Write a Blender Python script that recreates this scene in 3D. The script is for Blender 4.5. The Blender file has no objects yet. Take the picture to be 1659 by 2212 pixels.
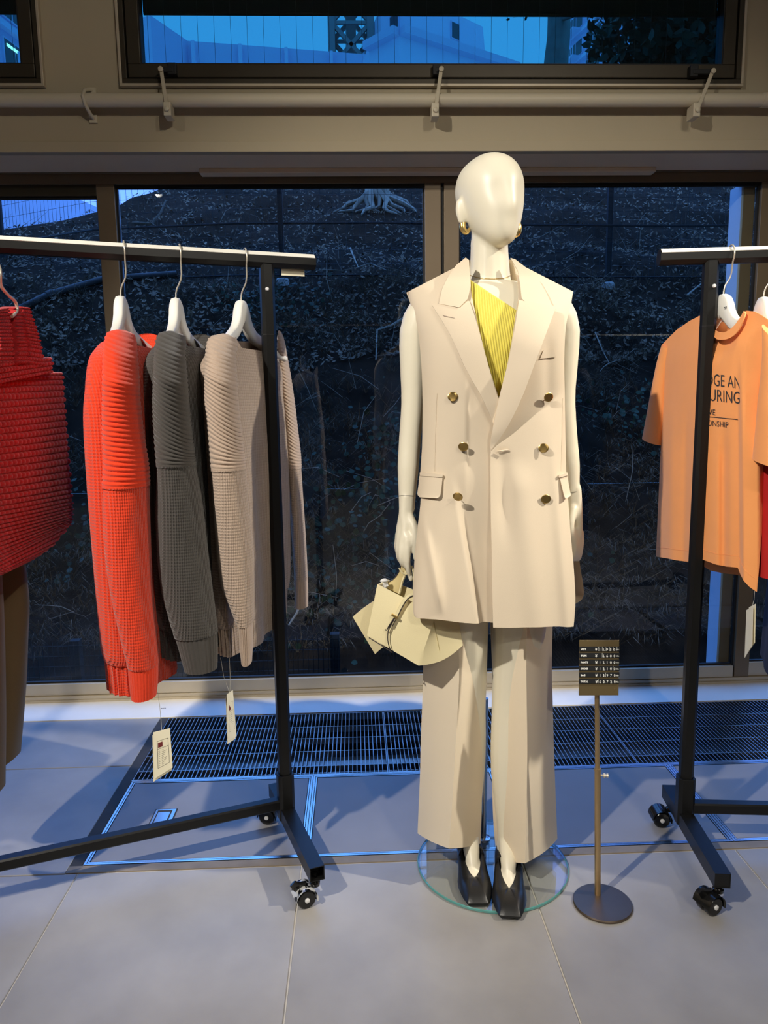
import bpy, bmesh, math, random
from mathutils import Vector, Matrix, noise
rng = random.Random(7)
sc = bpy.context.scene
COL = sc.collection
V = Vector

# ------------------------------------------------------------------ camera
FPX, PITCH, YAW, ROLL, CZ = 1600.0, math.radians(-8.5), math.radians(2.1), math.radians(0.85), 1.22
IW, IH = 1659.0, 2212.0
FW = V((math.sin(YAW)*math.cos(PITCH), math.cos(YAW)*math.cos(PITCH), math.sin(PITCH)))
_r0 = V((math.cos(YAW), -math.sin(YAW), 0)); _u0 = _r0.cross(FW)
RT = _r0*math.cos(ROLL) - _u0*math.sin(ROLL)
UP = _u0*math.cos(ROLL) + _r0*math.sin(ROLL)
CAM = V((0, 0, CZ))
cam_d = bpy.data.cameras.new('camera'); cam = bpy.data.objects.new('camera', cam_d); COL.objects.link(cam)
cam_d.sensor_fit = 'HORIZONTAL'; cam_d.sensor_width = 36.0; cam_d.lens = 36.0*FPX/IW
cam_d.clip_start = 0.05; cam_d.clip_end = 500
M3 = Matrix((RT, UP, -FW)).transposed()
cam.matrix_world = Matrix.Translation(CAM) @ M3.to_4x4()
sc.camera = cam

def ray(x, y):
    return (FW + RT*((x-IW/2)/FPX) - UP*((y-IH/2)/FPX))
def atY(x, y, Y):
    d = ray(x, y); return CAM + d*(Y/d.y)
def atZ(x, y, Z):
    d = ray(x, y); return CAM + d*((Z-CZ)/d.z)

# ------------------------------------------------------------------ sky, exposure
sc.view_settings.view_transform = 'Standard'
sc.view_settings.look = 'None'
sc.view_settings.exposure = 0.0
sc.view_settings.gamma = 1.0
sc.view_settings.use_curve_mapping = False
sc.cycles.use_denoising = True
sc.cycles.max_bounces = 9; sc.cycles.diffuse_bounces = 4; sc.cycles.glossy_bounces = 4
sc.cycles.transparent_max_bounces = 14; sc.cycles.transmission_bounces = 4
sc.cycles.caustics_reflective = False; sc.cycles.caustics_refractive = False
sc.cycles.sample_clamp_indirect = 4.0
wd = bpy.data.worlds.new('dusk_sky'); sc.world = wd; wd.use_nodes = True
wn, wl = wd.node_tree.nodes, wd.node_tree.links
wbg = wn['Background']
tc = wn.new('ShaderNodeTexCoord'); sx = wn.new('ShaderNodeSeparateXYZ'); rp = wn.new('ShaderNodeValToRGB')
wl.new(tc.outputs['Generated'], sx.inputs[0]); wl.new(sx.outputs['Z'], rp.inputs[0]); wl.new(rp.outputs[0], wbg.inputs[0])
rp.color_ramp.elements[0].position = 0.0; rp.color_ramp.elements[0].color = (0.11, 0.36, 0.95, 1)
rp.color_ramp.elements[1].position = 1.0; rp.color_ramp.elements[1].color = (0.12, 0.33, 0.98, 1)
wbg.inputs[1].default_value = 3.8

# ------------------------------------------------------------------ lamps (ceiling track spots of the shop, plus added unseen fill)
def spot(name, loc, target, power, size, blend=0.35, radius=0.03, color=(1, 0.93, 0.80)):
    l = bpy.data.lights.new(name, 'SPOT'); l.energy = power; l.spot_size = math.radians(size); l.spot_blend = blend
    l.shadow_soft_size = radius; l.color = color
    o = bpy.data.objects.new(name, l); COL.objects.link(o); o.location = loc
    o.rotation_euler = (V(target)-V(loc)).to_track_quat('-Z', 'Y').to_euler()
    return o
spot('spot_lamp', (-1.5, -0.14, 2.855), (0.15, 1.8, 0.95), 350, 66, 0.75, color=(1, 0.94, 0.84))
spot('spot_lamp', (2.60, 1.05, 2.95), (-0.5, 2.75, 0.0), 520, 42, 1.0)
spot('spot_lamp', (1.14, -0.35, 2.95), (0.0, 2.4, 1.1), 26, 80, 0.6, color=(1, 0.94, 0.84))  # added frontal fill, unseen; its mirror image falls behind the head
spot('spot_lamp', (0.9, -2.6, 2.95), (0.6, -1.8, 0), 90, 110, 0.8)  # this and the next: unseen lamps farther back, added for ambient fill
spot('spot_lamp', (-2.4, -2.2, 2.95), (-2.2, -1.6, 0), 90, 110, 0.8)

# ------------------------------------------------------------------ helpers
class MB:
    """collects vertices and faces of ONE mesh"""
    def __init__(s): s.v = []; s.f = []; s.mi = []; s.cm = 0
    def add(s, verts, faces):
        b = len(s.v); s.v += [tuple(p) for p in verts]; s.f += [tuple(i+b for i in f) for f in faces]; s.mi += [s.cm]*len(faces)
        return s
    def obox(s, c, ax, ay, az):
        c, ax, ay, az = V(c), V(ax), V(ay), V(az)
        vs = [c+ax*i+ay*j+az*k for k in (-1, 1) for j in (-1, 1) for i in (-1, 1)]
        return s.add(vs, [(0, 2, 3, 1), (4, 5, 7, 6), (0, 1, 5, 4), (2, 6, 7, 3), (0, 4, 6, 2), (1, 3, 7, 5)])
    def box(s, x0, x1, y0, y1, z0, z1):
        return s.obox(((x0+x1)/2, (y0+y1)/2, (z0+z1)/2), ((x1-x0)/2, 0, 0), (0, (y1-y0)/2, 0), (0, 0, (z1-z0)/2))
    def bar(s, a, b, prof, up=(0, 0, 1)):
        """extrude closed profile [(u,w)] from a to b; u sideways, w up"""
        a, b = V(a), V(b); d = (b-a).normalized(); sd = d.cross(V(up)).normalized(); uu = sd.cross(d)
        n = len(prof)
        vs = [p+sd*u+uu*w for p in (a, b) for (u, w) in prof]
        fs = [(i, (i+1) % n, n+(i+1) % n, n+i) for i in range(n)] + [tuple(range(n))[::-1], tuple(range(n, 2*n))]
        return s.add(vs, fs)
    def tube(s, pts, r, n=8, cap=True, flat=None):
        pts = [V(p) for p in pts]; m = len(pts)
        rr = r if isinstance(r, (list, tuple)) else [r]*m
        t0 = (pts[1]-pts[0]).normalized(); ref = V((0, 0, 1)) if abs(t0.z) < 0.9 else V((1, 0, 0))
        u = t0.cross(ref).normalized(); vs = []
        for i, p in enumerate(pts):
            t = ((pts[min(i+1, m-1)]-pts[max(i-1, 0)])).normalized()
            u = (u - t*u.dot(t)).normalized(); w = t.cross(u)
            ra, rb = (rr[i], rr[i]) if not isinstance(rr[i], tuple) else rr[i]
            vs += [p+u*(ra*math.cos(2*math.pi*k/n))+w*(rb*math.sin(2*math.pi*k/n)) for k in range(n)]
        fs = [(i*n+k, i*n+(k+1) % n, (i+1)*n+(k+1) % n, (i+1)*n+k) for i in range(m-1) for k in range(n)]
        if cap: fs += [tuple(range(n))[::-1], tuple(range((m-1)*n, m*n))]
        return s.add(vs, fs)
    def lathe(s, prof, n=32, c=(0, 0, 0), axis=(0, 0, 1)):
        """prof [(r,h)] bottom to top, closed with caps"""
        c, ax = V(c), V(axis).normalized(); ref = V((1, 0, 0)) if abs(ax.x) < 0.9 else V((0, 1, 0))
        u = ax.cross(ref).normalized(); w = ax.cross(u); vs = []
        for r, h in prof:
            vs += [c+ax*h+u*(r*math.cos(2*math.pi*k/n))+w*(r*math.sin(2*math.pi*k/n)) for k in range(n)]
        m = len(prof)
        fs = [(i*n+k, i*n+(k+1) % n, (i+1)*n+(k+1) % n, (i+1)*n+k) for i in range(m-1) for k in range(n)]
        fs += [tuple(range(n))[::-1], tuple(range((m-1)*n, m*n))]
        return s.add(vs, fs)
    def grid(s, rows, closed=False, caps=False):
        m, n = len(rows), len(rows[0]); vs = [p for r in rows for p in r]; k1 = n if closed else n-1
        fs = [(i*n+k, i*n+(k+1) % n, (i+1)*n+(k+1) % n, (i+1)*n+k) for i in range(m-1) for k in range(k1)]
        if caps: fs += [tuple(range(n))[::-1], tuple(range((m-1)*n, m*n))]
        return s.add(vs, fs)
    def slab(s, rows, off):
        """a sheet with thickness: rows of points, off = function(point)->offset vector or a Vector"""
        m, n = len(rows), len(rows[0]); A = [V(p) for r in rows for p in r]
        fo = off if callable(off) else (lambda p: V(off))
        B = [p+fo(p) for p in A]; N = m*n
        fs = []
        for i in range(m-1):
            for k in range(n-1):
                q = (i*n+k, i*n+k+1, (i+1)*n+k+1, (i+1)*n+k); fs.append(q); fs.append(tuple(N+j for j in q[::-1]))
        bd = [k for k in range(n)]+[i*n+n-1 for i in range(1, m)]+[(m-1)*n+k for k in range(n-2, -1, -1)]+[i*n for i in range(m-2, 0, -1)]
        for a, b in zip(bd, bd[1:]+bd[:1]): fs.append((b, a, N+a, N+b))
        return s.add(A+B, fs)
    def mesh(s, name, mats, smooth=None):
        me = bpy.data.meshes.new(name); me.from_pydata(s.v, [], s.f)
        for m in (mats if isinstance(mats, (list, tuple)) else [mats]): me.materials.append(m)
        if any(s.mi): me.polygons.foreach_set('material_index', s.mi)
        bm = bmesh.new(); bm.from_mesh(me); bmesh.ops.recalc_face_normals(bm, faces=bm.faces); bm.to_mesh(me); bm.free()
        if smooth is not None:
            me.shade_smooth() if smooth >= 180 else None
            if smooth < 180:
                me.shade_smooth(); me.set_sharp_from_angle(angle=math.radians(smooth))
        return me
    def build(s, name, mats, parent=None, smooth=None, kind=None, label=None, cat=None, group=None, bevel=0, solid=0, loc=None):
        o = bpy.data.objects.new(name, s.mesh(name, mats, smooth)); COL.objects.link(o)
        return finish(o, parent, kind, label, cat, group, bevel, solid)
def finish(o, parent=None, kind=None, label=None, cat=None, group=None, bevel=0, solid=0):
    if parent is not None: adopt(o, parent)
    if kind: o['kind'] = kind
    if label: o['label'] = label
    if cat: o['category'] = cat
    if group: o['group'] = group
    if bevel:
        b = o.modifiers.new('edge', 'BEVEL'); b.width = bevel; b.segments = 2; b.limit_method = 'ANGLE'; b.angle_limit = math.radians(40)
        b.harden_normals = False
    if solid:
        b = o.modifiers.new('cloth', 'SOLIDIFY'); b.thickness = solid; b.offset = -1
    return o
def wmat(o):
    m = Matrix.LocRotScale(o.location, o.rotation_euler, o.scale)
    return m if o.parent is None else wmat(o.parent) @ o.matrix_parent_inverse @ m
def adopt(o, parent):
    o.parent = parent; o.matrix_parent_inverse = wmat(parent).inverted()
def thing(name, label, cat, loc=(0, 0, 0), group=None, kind=None):
    o = bpy.data.objects.new(name, None); COL.objects.link(o); o.location = loc; o.empty_display_size = 0.05
    o['label'] = label; o['category'] = cat
    if group: o['group'] = group
    if kind: o['kind'] = kind
    return o
def inst(name, me, loc, parent=None, rot=None, label=None):
    o = bpy.data.objects.new(name, me); COL.objects.link(o); o.location = loc
    if rot: o.rotation_euler = rot
    if parent is not None: adopt(o, parent)
    if label: o['label'] = label
    return o
def lerp(a, b, t): return a+(b-a)*t
def poly(pts, t):
    """point at fraction t of a polyline of tuples / Vectors, by even parameter"""
    n = len(pts)-1; f = max(0, min(1, t))*n; i = min(int(f), n-1); f -= i
    return tuple(lerp(a, b, f) for a, b in zip(pts[i], pts[i+1]))
def spl(pts, t):
    """Catmull-Rom through tuples at even parameter"""
    n = len(pts)-1; f = max(0, min(1, t))*n; i = min(int(f), n-1); f -= i
    P = [pts[max(i-1, 0)], pts[i], pts[i+1], pts[min(i+2, n)]]
    return tuple(0.5*(2*b+(c-a)*f+(2*a-5*b+4*c-d)*f*f+(3*b-3*c+d-a)*f**3) for a, b, c, d in zip(*P))
def interp(tab, x):
    """tab [(x, y...)] sorted; smooth-free linear lookup"""
    if x <= tab[0][0]: return tab[0][1] if len(tab[0]) == 2 else tab[0][1:]
    for a, b in zip(tab, tab[1:]):
        if x <= b[0]:
            t = (x-a[0])/(b[0]-a[0]); r = [lerp(p, q, t) for p, q in zip(a[1:], b[1:])]
            return r[0] if len(r) == 1 else tuple(r)
    return tab[-1][1] if len(tab[-1]) == 2 else tab[-1][1:]
def cinterp(tab, x):
    """like interp, with smooth slopes"""
    if x <= tab[0][0] or x >= tab[-1][0]: return interp(tab, x)
    n = len(tab)-1
    for i in range(n):
        if x <= tab[i+1][0]: break
    a, b = tab[i], tab[i+1]; h = b[0]-a[0]; t = (x-a[0])/h; r = []
    for k in range(1, len(a)):
        sl = (b[k]-a[k])/h
        m0 = sl if i == 0 else (b[k]-tab[i-1][k])/(b[0]-tab[i-1][0]); m1 = sl if i == n-1 else (tab[i+2][k]-a[k])/(tab[i+2][0]-a[0])
        r.append((2*t**3-3*t*t+1)*a[k]+(t**3-2*t*t+t)*h*m0+(3*t*t-2*t**3)*b[k]+(t**3-t*t)*h*m1)
    return r[0] if len(r) == 1 else tuple(r)
def sq(w): return [(-w, -w), (w, -w), (w, w), (-w, w)]
def chsq(w, c): return [(-w+c, -w), (w-c, -w), (w, -w+c), (w, w-c), (w-c, w), (-w+c, w), (-w, w-c), (-w, -w+c)]

# ------------------------------------------------------------------ materials
def srgb(r, g, b):
    f = lambda c: (c/255/12.92) if c/255 <= 0.04045 else ((c/255+0.055)/1.055)**2.4
    return (f(r), f(g), f(b), 1)
def mat(name, col, rough=0.6, metal=0.0, spec=0.5, var=0.0, vscale=8.0, bump=0.0, bscale=60.0, col2=None, coat=0.0, sheen=0.0, stretch=None, emit=None, estr=0):
    m = bpy.data.materials.new(name); m.use_nodes = True
    nt = m.node_tree; b = nt.nodes['Principled BSDF']; L = nt.links
    b.inputs['Base Color'].default_value = col; b.inputs['Roughness'].default_value = rough
    b.inputs['Metallic'].default_value = metal; b.inputs['Specular IOR Level'].default_value = spec
    if coat: b.inputs['Coat Weight'].default_value = coat; b.inputs['Coat Roughness'].default_value = 0.12
    if sheen: b.inputs['Sheen Weight'].default_value = sheen
    if emit: b.inputs['Emission Color'].default_value = emit; b.inputs['Emission Strength'].default_value = estr
    if var or bump:
        t = nt.nodes.new('ShaderNodeTexCoord'); mp = nt.nodes.new('ShaderNodeMapping'); L.new(t.outputs['Object'], mp.inputs[0])
        if stretch: mp.inputs['Scale'].default_value = stretch
    if var:
        n = nt.nodes.new('ShaderNodeTexNoise'); n.inputs['Scale'].default_value = vscale; n.inputs['Detail'].default_value = 5
        L.new(mp.outputs[0], n.inputs['Vector'])
        r = nt.nodes.new('ShaderNodeValToRGB'); c2 = col2 or tuple(c*(1-var) for c in col[:3])+(1,)
        r.color_ramp.elements[0].position = 0.3; r.color_ramp.elements[1].position = 0.7
        r.color_ramp.elements[0].color = c2; r.color_ramp.elements[1].color = col
        L.new(n.outputs[0], r.inputs[0]); L.new(r.outputs[0], b.inputs['Base Color'])
    if bump:
        n = nt.nodes.new('ShaderNodeTexNoise'); n.inputs['Scale'].default_value = bscale; n.inputs['Detail'].default_value = 3
        L.new(mp.outputs[0], n.inputs['Vector'])
        bp = nt.nodes.new('ShaderNodeBump'); bp.inputs['Strength'].default_value = bump; bp.inputs['Distance'].default_value = 0.002
        L.new(n.outputs[0], bp.inputs['Height']); L.new(bp.outputs[0], b.inputs['Normal'])
    return m
def glass_mat(name, tint=(0.93, 0.96, 0.96, 1), f0=0.04, rough=0.0):
    """clear pane: Schlick mix of transparent and mirror, the same for every ray"""
    m = bpy.data.materials.new(name); m.use_nodes = True; nt = m.node_tree; N, L = nt.nodes, nt.links
    N.remove(N['Principled BSDF']); out = N['Material Output']
    g = N.new('ShaderNodeNewGeometry'); d = N.new('ShaderNodeVectorMath'); d.operation = 'DOT_PRODUCT'
    L.new(g.outputs['Normal'], d.inputs[0]); L.new(g.outputs['Incoming'], d.inputs[1])
    def mth(op, a, b=None):
        n = N.new('ShaderNodeMath'); n.operation = op; n.use_clamp = op == 'ADD'
        for i, x in enumerate((a, b)):
            if x is None: continue
            if isinstance(x, float): n.inputs[i].default_value = x
            else: L.new(x, n.inputs[i])
        return n.outputs[0]
    f = mth('ADD', mth('MULTIPLY', mth('POWER', mth('SUBTRACT', 1.0, mth('ABSOLUTE', d.outputs['Value'])), 5.0), 1.0-f0), f0)
    tr = N.new('ShaderNodeBsdfTransparent'); tr.inputs[0].default_value = tint
    gl = N.new('ShaderNodeBsdfGlossy'); gl.inputs['Roughness'].default_value = rough; gl.inputs[0].default_value = (1, 1, 1, 1)
    mx = N.new('ShaderNodeMixShader'); L.new(f, mx.inputs[0]); L.new(tr.outputs[0], mx.inputs[1]); L.new(gl.outputs[0], mx.inputs[2])
    L.new(mx.outputs[0], out.inputs[0])
    return m

M = {}
M['tile'] = mat('tile', srgb(165, 161, 156), 0.42, var=0.24, vscale=4.5, bump=0.06, bscale=90, spec=0.5)
M['grout'] = mat('grout', srgb(214, 208, 196), 0.8)
M['hatch_tile'] = mat('hatch_tile', srgb(150, 147, 146), 0.45, var=0.12, vscale=4.0)
M['gasket'] = mat('gasket', srgb(70, 66, 62), 0.8, var=0.3, vscale=20)
M['steel'] = mat('brushed_steel', (0.62, 0.63, 0.64, 1), 0.22, 1.0, bump=0.03, bscale=200)
M['grate'] = mat('galvanized_steel', (0.50, 0.52, 0.54, 1), 0.33, 1.0, var=0.3, vscale=30)
M['pit'] = mat('pit', (0.10, 0.10, 0.10, 1), 0.7, var=0.5, vscale=10)
M['duct'] = mat('duct_metal', (0.55, 0.56, 0.57, 1), 0.3, 1.0)
M['sill'] = mat('sill_stone', srgb(246, 240, 228), 0.5, var=0.06, vscale=6)
M['plaster'] = mat('plaster', srgb(184, 170, 142), 0.85, var=0.05, vscale=3, bump=0.12, bscale=70)
M['soffit'] = mat('soffit_board', srgb(234, 212, 180), 0.8, var=0.04)
M['bronze'] = mat('bronze_aluminium', (0.22, 0.160, 0.095, 1), 0.45, 0.2, var=0.12, vscale=3)
M['bronze_lt'] = mat('pale_bronze_aluminium', (0.60, 0.51, 0.37, 1), 0.40, 0.25, var=0.15, vscale=4)
M['dark_frame'] = mat('dark_bronze_frame', (0.060, 0.048, 0.030, 1), 0.4, 0.4, var=0.1)
M['rubber'] = mat('black_rubber', (0.008, 0.008, 0.008, 1), 0.6)
M['cream_paint'] = mat('cream_paint', srgb(206, 194, 168), 0.45, bump=0.04, bscale=40)
M['white_paint'] = mat('white_paint', srgb(225, 225, 222), 0.5)
M['glass'] = glass_mat('window_glass')
M['wired_glass'] = glass_mat('wired_glass', (0.24, 0.47, 0.45, 1), 0.03)
M['wire'] = mat('glass_wire', (0.03, 0.04, 0.05, 1), 0.6)
M['ceiling'] = mat('ceiling_paint', srgb(225, 220, 210), 0.9)
M['room_wall'] = mat('room_wall', srgb(120, 108, 92), 0.9)
# ================================================================== THE ROOM
def ring(mb, x0, x1, z0, z1, w, y0, y1):
    mb.box(x0, x1, y0, y1, z0, z0+w); mb.box(x0, x1, y0, y1, z1-w, z1)
    mb.box(x0, x0+w, y0, y1, z0+w, z1-w); mb.box(x1-w, x1, y0, y1, z0+w, z1-w)
    return mb
HX0, HX1, HY0, HY1, GY1 = -0.757, 2.806, 1.857, 2.300, 2.797     # hatch and grate band
b = MB(); b.box(-5, 5, -4.5, HY1, -0.25, -0.004); b.box(-5, HX0-0.004, HY1, 3.0, -0.25, -0.004); b.box(HX1, 5, HY1, 3.0, -0.25, -0.004)
b.box(HX0-0.004, HX1, GY1, 3.0, -0.25, -0.004); b.box(HX0-0.004, HX1, HY1, GY1, -0.25, -0.16)
floor = b.build('floor', M['grout'], kind='structure')
def tile_mesh(w, d):
    mb = MB(); e = 0.0012
    mb.grid([[(-w/2, -d/2, -0.006), (w/2, -d/2, -0.006), (w/2, d/2, -0.006), (-w/2, d/2, -0.006)],
             [(-w/2, -d/2, -e), (w/2, -d/2, -e), (w/2, d/2, -e), (-w/2, d/2, -e)],
             [(-w/2+e, -d/2+e, 0), (w/2-e, -d/2+e, 0), (w/2-e, d/2-e, 0), (-w/2+e, d/2-e, 0)]], closed=True, caps=True)
    return mb.mesh('tile', M['tile'])
TW, TG = 0.588, 0.004
tm = tile_mesh(TW-TG, TW-TG)
for i in range(-7, 9):
    for j in range(0, 11):
        x = -0.755+TW*i+TW/2; y = 1.822-TW*j-TW/2
        if abs(x) < 4.8 and y > -4.3: inst('tile', tm, (x, y, 0), floor)
for i in range(-7, 0):                                                # columns left of the hatches reach the sill
    x = -0.755+TW*i+TW/2
    if x < -4.9: continue
    off = 0.034 if i == -1 else 0
    t1 = tile_mesh(TW-TG-off, TW-TG); inst('tile', t1, (x-off/2, 2.116, 0), floor)
    t2 = tile_mesh(TW-TG-off, 0.383); inst('tile', t2, (x-off/2, 2.604, 0), floor)
b = MB(); b.box(HX0-0.032, HX0-0.001, 1.826, GY1, -0.006, -0.0006)
b.build('border_strip', M['gasket'], floor)
b = MB(); b.box(HX0-0.032, HX1, 1.826, HY0-0.002, -0.006, -0.0004)
b.build('border_strip', mat('threshold', srgb(150, 136, 116), 0.6, var=0.35, vscale=12), floor)

# access hatches: steel tray frame with a stone inlay
def hatch(x0, x1, label, handle=False):
    t = thing('floor_hatch', label, 'hatch', ((x0+x1)/2, (HY0+HY1)/2, 0), 'access hatches in the floor')
    f = MB(); ring2 = [(x0+0.001, x1-0.001, HY0, HY1)]
    for (a, c, d, e) in ring2:
        f.box(a, c, d, d+0.006, -0.01, 0.0008); f.box(a, c, e-0.006, e, -0.01, 0.0008)
        f.box(a, a+0.006, d+0.006, e-0.006, -0.01, 0.0008); f.box(c-0.006, c, d+0.006, e-0.006, -0.01, 0.0008)
        f.box(a+0.008, c-0.008, d+0.008, d+0.012, -0.01, 0.0004); f.box(a+0.008, c-0.008, e-0.012, e-0.008, -0.01, 0.0004)
        f.box(a+0.008, a+0.012, d+0.012, e-0.012, -0.01, 0.0004); f.box(c-0.012, c-0.008, d+0.012, e-0.012, -0.01, 0.0004)
    f.build('frame', M['steel'], t)
    g = MB(); g.box(x0+0.006, x1-0.006, HY0+0.006, HY1-0.006, -0.012, -0.0035); g.build('gasket', M['gasket'], t)
    p = MB(); p.box(x0+0.0155, x1-0.0155, HY0+0.0155, HY1-0.0155, -0.01, -0.0006); p.build('inlay', M['hatch_tile'], t)
    if handle:
        hx, hy = -0.598, 2.073
        h = MB(); h.box(hx-0.034, hx+0.034, hy-0.053, hy+0.053, -0.006, 0.0002); ho = h.build('handle', M['gasket'], t)
        h = MB()
        for (a, c, d, e) in [(hx-0.030, hx+0.030, hy-0.049, hy-0.043), (hx-0.030, hx+0.030, hy+0.043, hy+0.049), (hx-0.030, hx-0.024, hy-0.043, hy+0.043), (hx+0.020, hx+0.030, hy-0.043, hy+0.043)]:
            h.box(a, c, d, e, -0.004, 0.0014)
        h.build('handle_rim', M['steel'], ho)
        h = MB(); h.box(hx-0.021, hx+0.015, hy-0.040, hy+0.034, -0.004, 0.0012); h.build('pull_plate', M['steel'], ho, bevel=0.0005)
    return t
hl = ['first floor hatch from the left with the recessed pull handle', 'second floor hatch from the left, between the left rack and the trousers',
      'third floor hatch, behind the brass price stand', 'fourth floor hatch, under the right rack stretcher', 'floor hatch farthest to the right, mostly out of frame', 'last floor hatch past the right frame edge']
xs = [-0.755+0.5935*k for k in range(7)]
for k in range(6): hatch(xs[k], xs[k+1], hl[k], k == 0)

# trench grates
bar_me = MB().box(-0.0013, 0.0013, HY1+0.012, GY1-0.008, -0.026, 0.0).mesh('bar', M['grate'])
def grate(x0, x1, label, n):
    t = thing('floor_grate', label, 'grate', ((x0+x1)/2, 2.55, 0), 'trench grates below the window')
    f = MB(); f.box(x0+0.001, x0+0.004, HY1+0.008, GY1-0.004, -0.028, 0.0); f.box(x1-0.004, x1-0.001, HY1+0.008, GY1-0.004, -0.028, 0.0)
    f.box(x0+0.004, x1-0.004, HY1+0.008, HY1+0.011, -0.028, 0.0); f.box(x0+0.004, x1-0.004, GY1-0.007, GY1-0.004, -0.028, 0.0)
    f.build('frame', M['grate'], t)
    for y in (2.367, 2.475, 2.577, 2.675):
        c = MB(); c.box(x0+0.004, x1-0.004, y-0.0015, y+0.0015, -0.024, -0.001); c.build('cross_bar', M['grate'], t)
    for k in range(n):
        inst('bar', bar_me, (lerp(x0+0.004, x1-0.004, (k+1)/(n+1)), 0, 0), t)
grate(-0.757, 0.087, 'steel trench grate left of the mannequin legs', 57)
grate(0.087, 0.930, 'steel trench grate behind the mannequin legs and price plate', 57)
grate(0.930, 1.773, 'steel trench grate behind the right rack post', 57)
grate(1.773, 2.800, 'steel trench grate out past the right rack', 60)
b = MB(); b.box(-0.74, 2.79, 2.31, 2.44, -0.158, -0.110); b.build('trench_duct', M['duct'], floor, bevel=0.004)
b = MB(); b.box(-0.74, 2.79, 2.47, 2.56, -0.158, -0.08)
b.build('trench_heater', M['duct'], floor, bevel=0.004)
b = MB(); b.box(HX0-0.004, HX0, HY1, GY1, -0.16, -0.004); b.box(HX0, HX1, HY1, HY1+0.006, -0.16, -0.004); b.box(HX0, HX1, GY1-0.002, GY1, -0.16, -0.004)
b.build('trench_lining', M['pit'], floor)
b = MB(); b.box(HX0, HX1, HY1+0.0005, HY1+0.007, -0.02, 0.0012); b.build('edge_trim', M['steel'], floor)

# sill and window wall
b = MB(); b.box(-5, 5, GY1+0.001, 2.978, -0.004, 0.003); b.build('trim_1', M['sill'], kind='structure', bevel=0.001)
w = MB()
w.box(-5, 5, 2.75, 2.95, 2.120, 2.291)
w.box(-5, -3.20, 2.75, 2.95, 2.291, 2.72); w.box(-1.028, -0.776, 2.75, 2.95, 2.291, 2.72); w.box(1.380, 1.66, 2.75, 2.95, 2.291, 2.72); w.box(3.8, 5, 2.75, 2.95, 2.291, 2.72)
w.box(-5, 5, 2.75, 2.95, 2.72, 3.35)
w.box(-5, -3.3, 2.75, 3.06, 0, 2.12); w.box(3.9, 5, 2.75, 3.06, 0, 2.12)
w.build('wall_front', M['plaster'], kind='structure')
b = MB(); b.box(-5, 5, 2.744, 2.78, 2.084, 2.119); b.build('trim_2', M['plaster'], kind='structure', bevel=0.002)
b = MB(); b.box(-5, 5, 2.78, 3.06, 2.0845, 2.119); b.build('trim_3', M['soffit'], kind='structure')
b = MB(); b.box(-0.56, 1.16, 2.925, 2.975, 2.066, 2.0845); b.build('trim_4', M['soffit'], kind='structure', bevel=0.004)
b = MB(); b.box(-5, 5, 2.951, 3.06, 2.119, 2.33); b.box(-5, 5, 2.951, 3.06, 2.72, 3.6); b.box(-9, 9, 2.90, 3.06, 3.6, 11.0); b.build('wall_outer', M['room_wall'], kind='structure')  # tall unseen upper part added to cut sky light on the bank
b = MB(); b.box(-5.1, -5, -4.5, 3.0, 0, 3.35); b.build('wall_left', M['room_wall'], kind='structure')
b = MB(); b.box(5, 5.1, -4.5, 3.0, 0, 3.35); b.build('wall_right', M['room_wall'], kind='structure')
b = MB(); b.box(-5.1, 5.1, -4.6, -4.5, 0, 3.35); b.build('wall_back', M['room_wall'], kind='structure')
b = MB(); b.box(-5.1, 5.1, -4.6, 3.06, 3.35, 3.6); b.build('ceiling', M['ceiling'], kind='structure')

# upper awning windows: casing > frame, sash, pane, wires, blind, stays
def upper_window(name, x0, x1, wires):
    c = MB(); ring(c, x0, x1, 2.291, 2.72, 0.009, 2.730, 2.90)
    root = c.build(name, M['bronze_lt'], kind='structure', bevel=0.001)
    f = MB(); ring(f, x0+0.009, x1-0.009, 2.300, 2.711, 0.016, 2.734, 2.90); f.build('frame', M['dark_frame'], root, bevel=0.001)
    f = MB(); ring(f, x0+0.025, x1-0.025, 2.316, 2.695, 0.0055, 2.76, 2.89); f.build('gasket', M['rubber'], root)
    s = MB(); ring(s, x0+0.030, x1-0.030, 2.3215, 2.690, 0.043, 2.738, 2.80); s.build('sash', M['dark_frame'], root, bevel=0.002)
    a, c2, d, e = x0+0.073, x1-0.073, 2.3645, 2.647
    f = MB(); ring(f, a, c2, d, e, 0.004, 2.742, 2.79); f.build('glazing_bead', M['rubber'], root)
    p = MB(); p.box(a+0.003, c2-0.003, 2.770, 2.776, d+0.003, e-0.003); p.build('pane', M['wired_glass'], root)
    for k in range(wires):
        x = a+0.022+k*(0.0562)
        if x < c2: inst('wire', wire_me, (x, 2.773, 0), root)
    bl = MB()
    bl.grid([[(a+0.004, 2.795, z), (c2-0.004, 2.795, z), (c2-0.004, 2.800, z), (a+0.004, 2.800, z)] for z in (2.552, e)], closed=True, caps=True)
    bo = bl.build('blind', mat('blind_cloth', (0.030, 0.040, 0.062, 1), 0.8), root)
    bl = MB(); bl.lathe([(0.006, 0), (0.006, c2-a-0.01)], 8, (a+0.005, 2.7975, 2.549), (1, 0, 0)); bl.build('bottom_bar', mat('blind_bar', (0.02, 0.025, 0.03, 1), 0.4), bo, smooth=60)
    return root
wire_me = MB().lathe([(0.0006, 2.37), (0.0006, 2.645)], 5).mesh('wire', M['wire'])
win1 = upper_window('window_1', -0.776, 1.380, 40)
win2 = upper_window('window_2', -3.20, -1.028, 40)
win4 = upper_window('window_4', 1.66, 3.80, 40)
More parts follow.
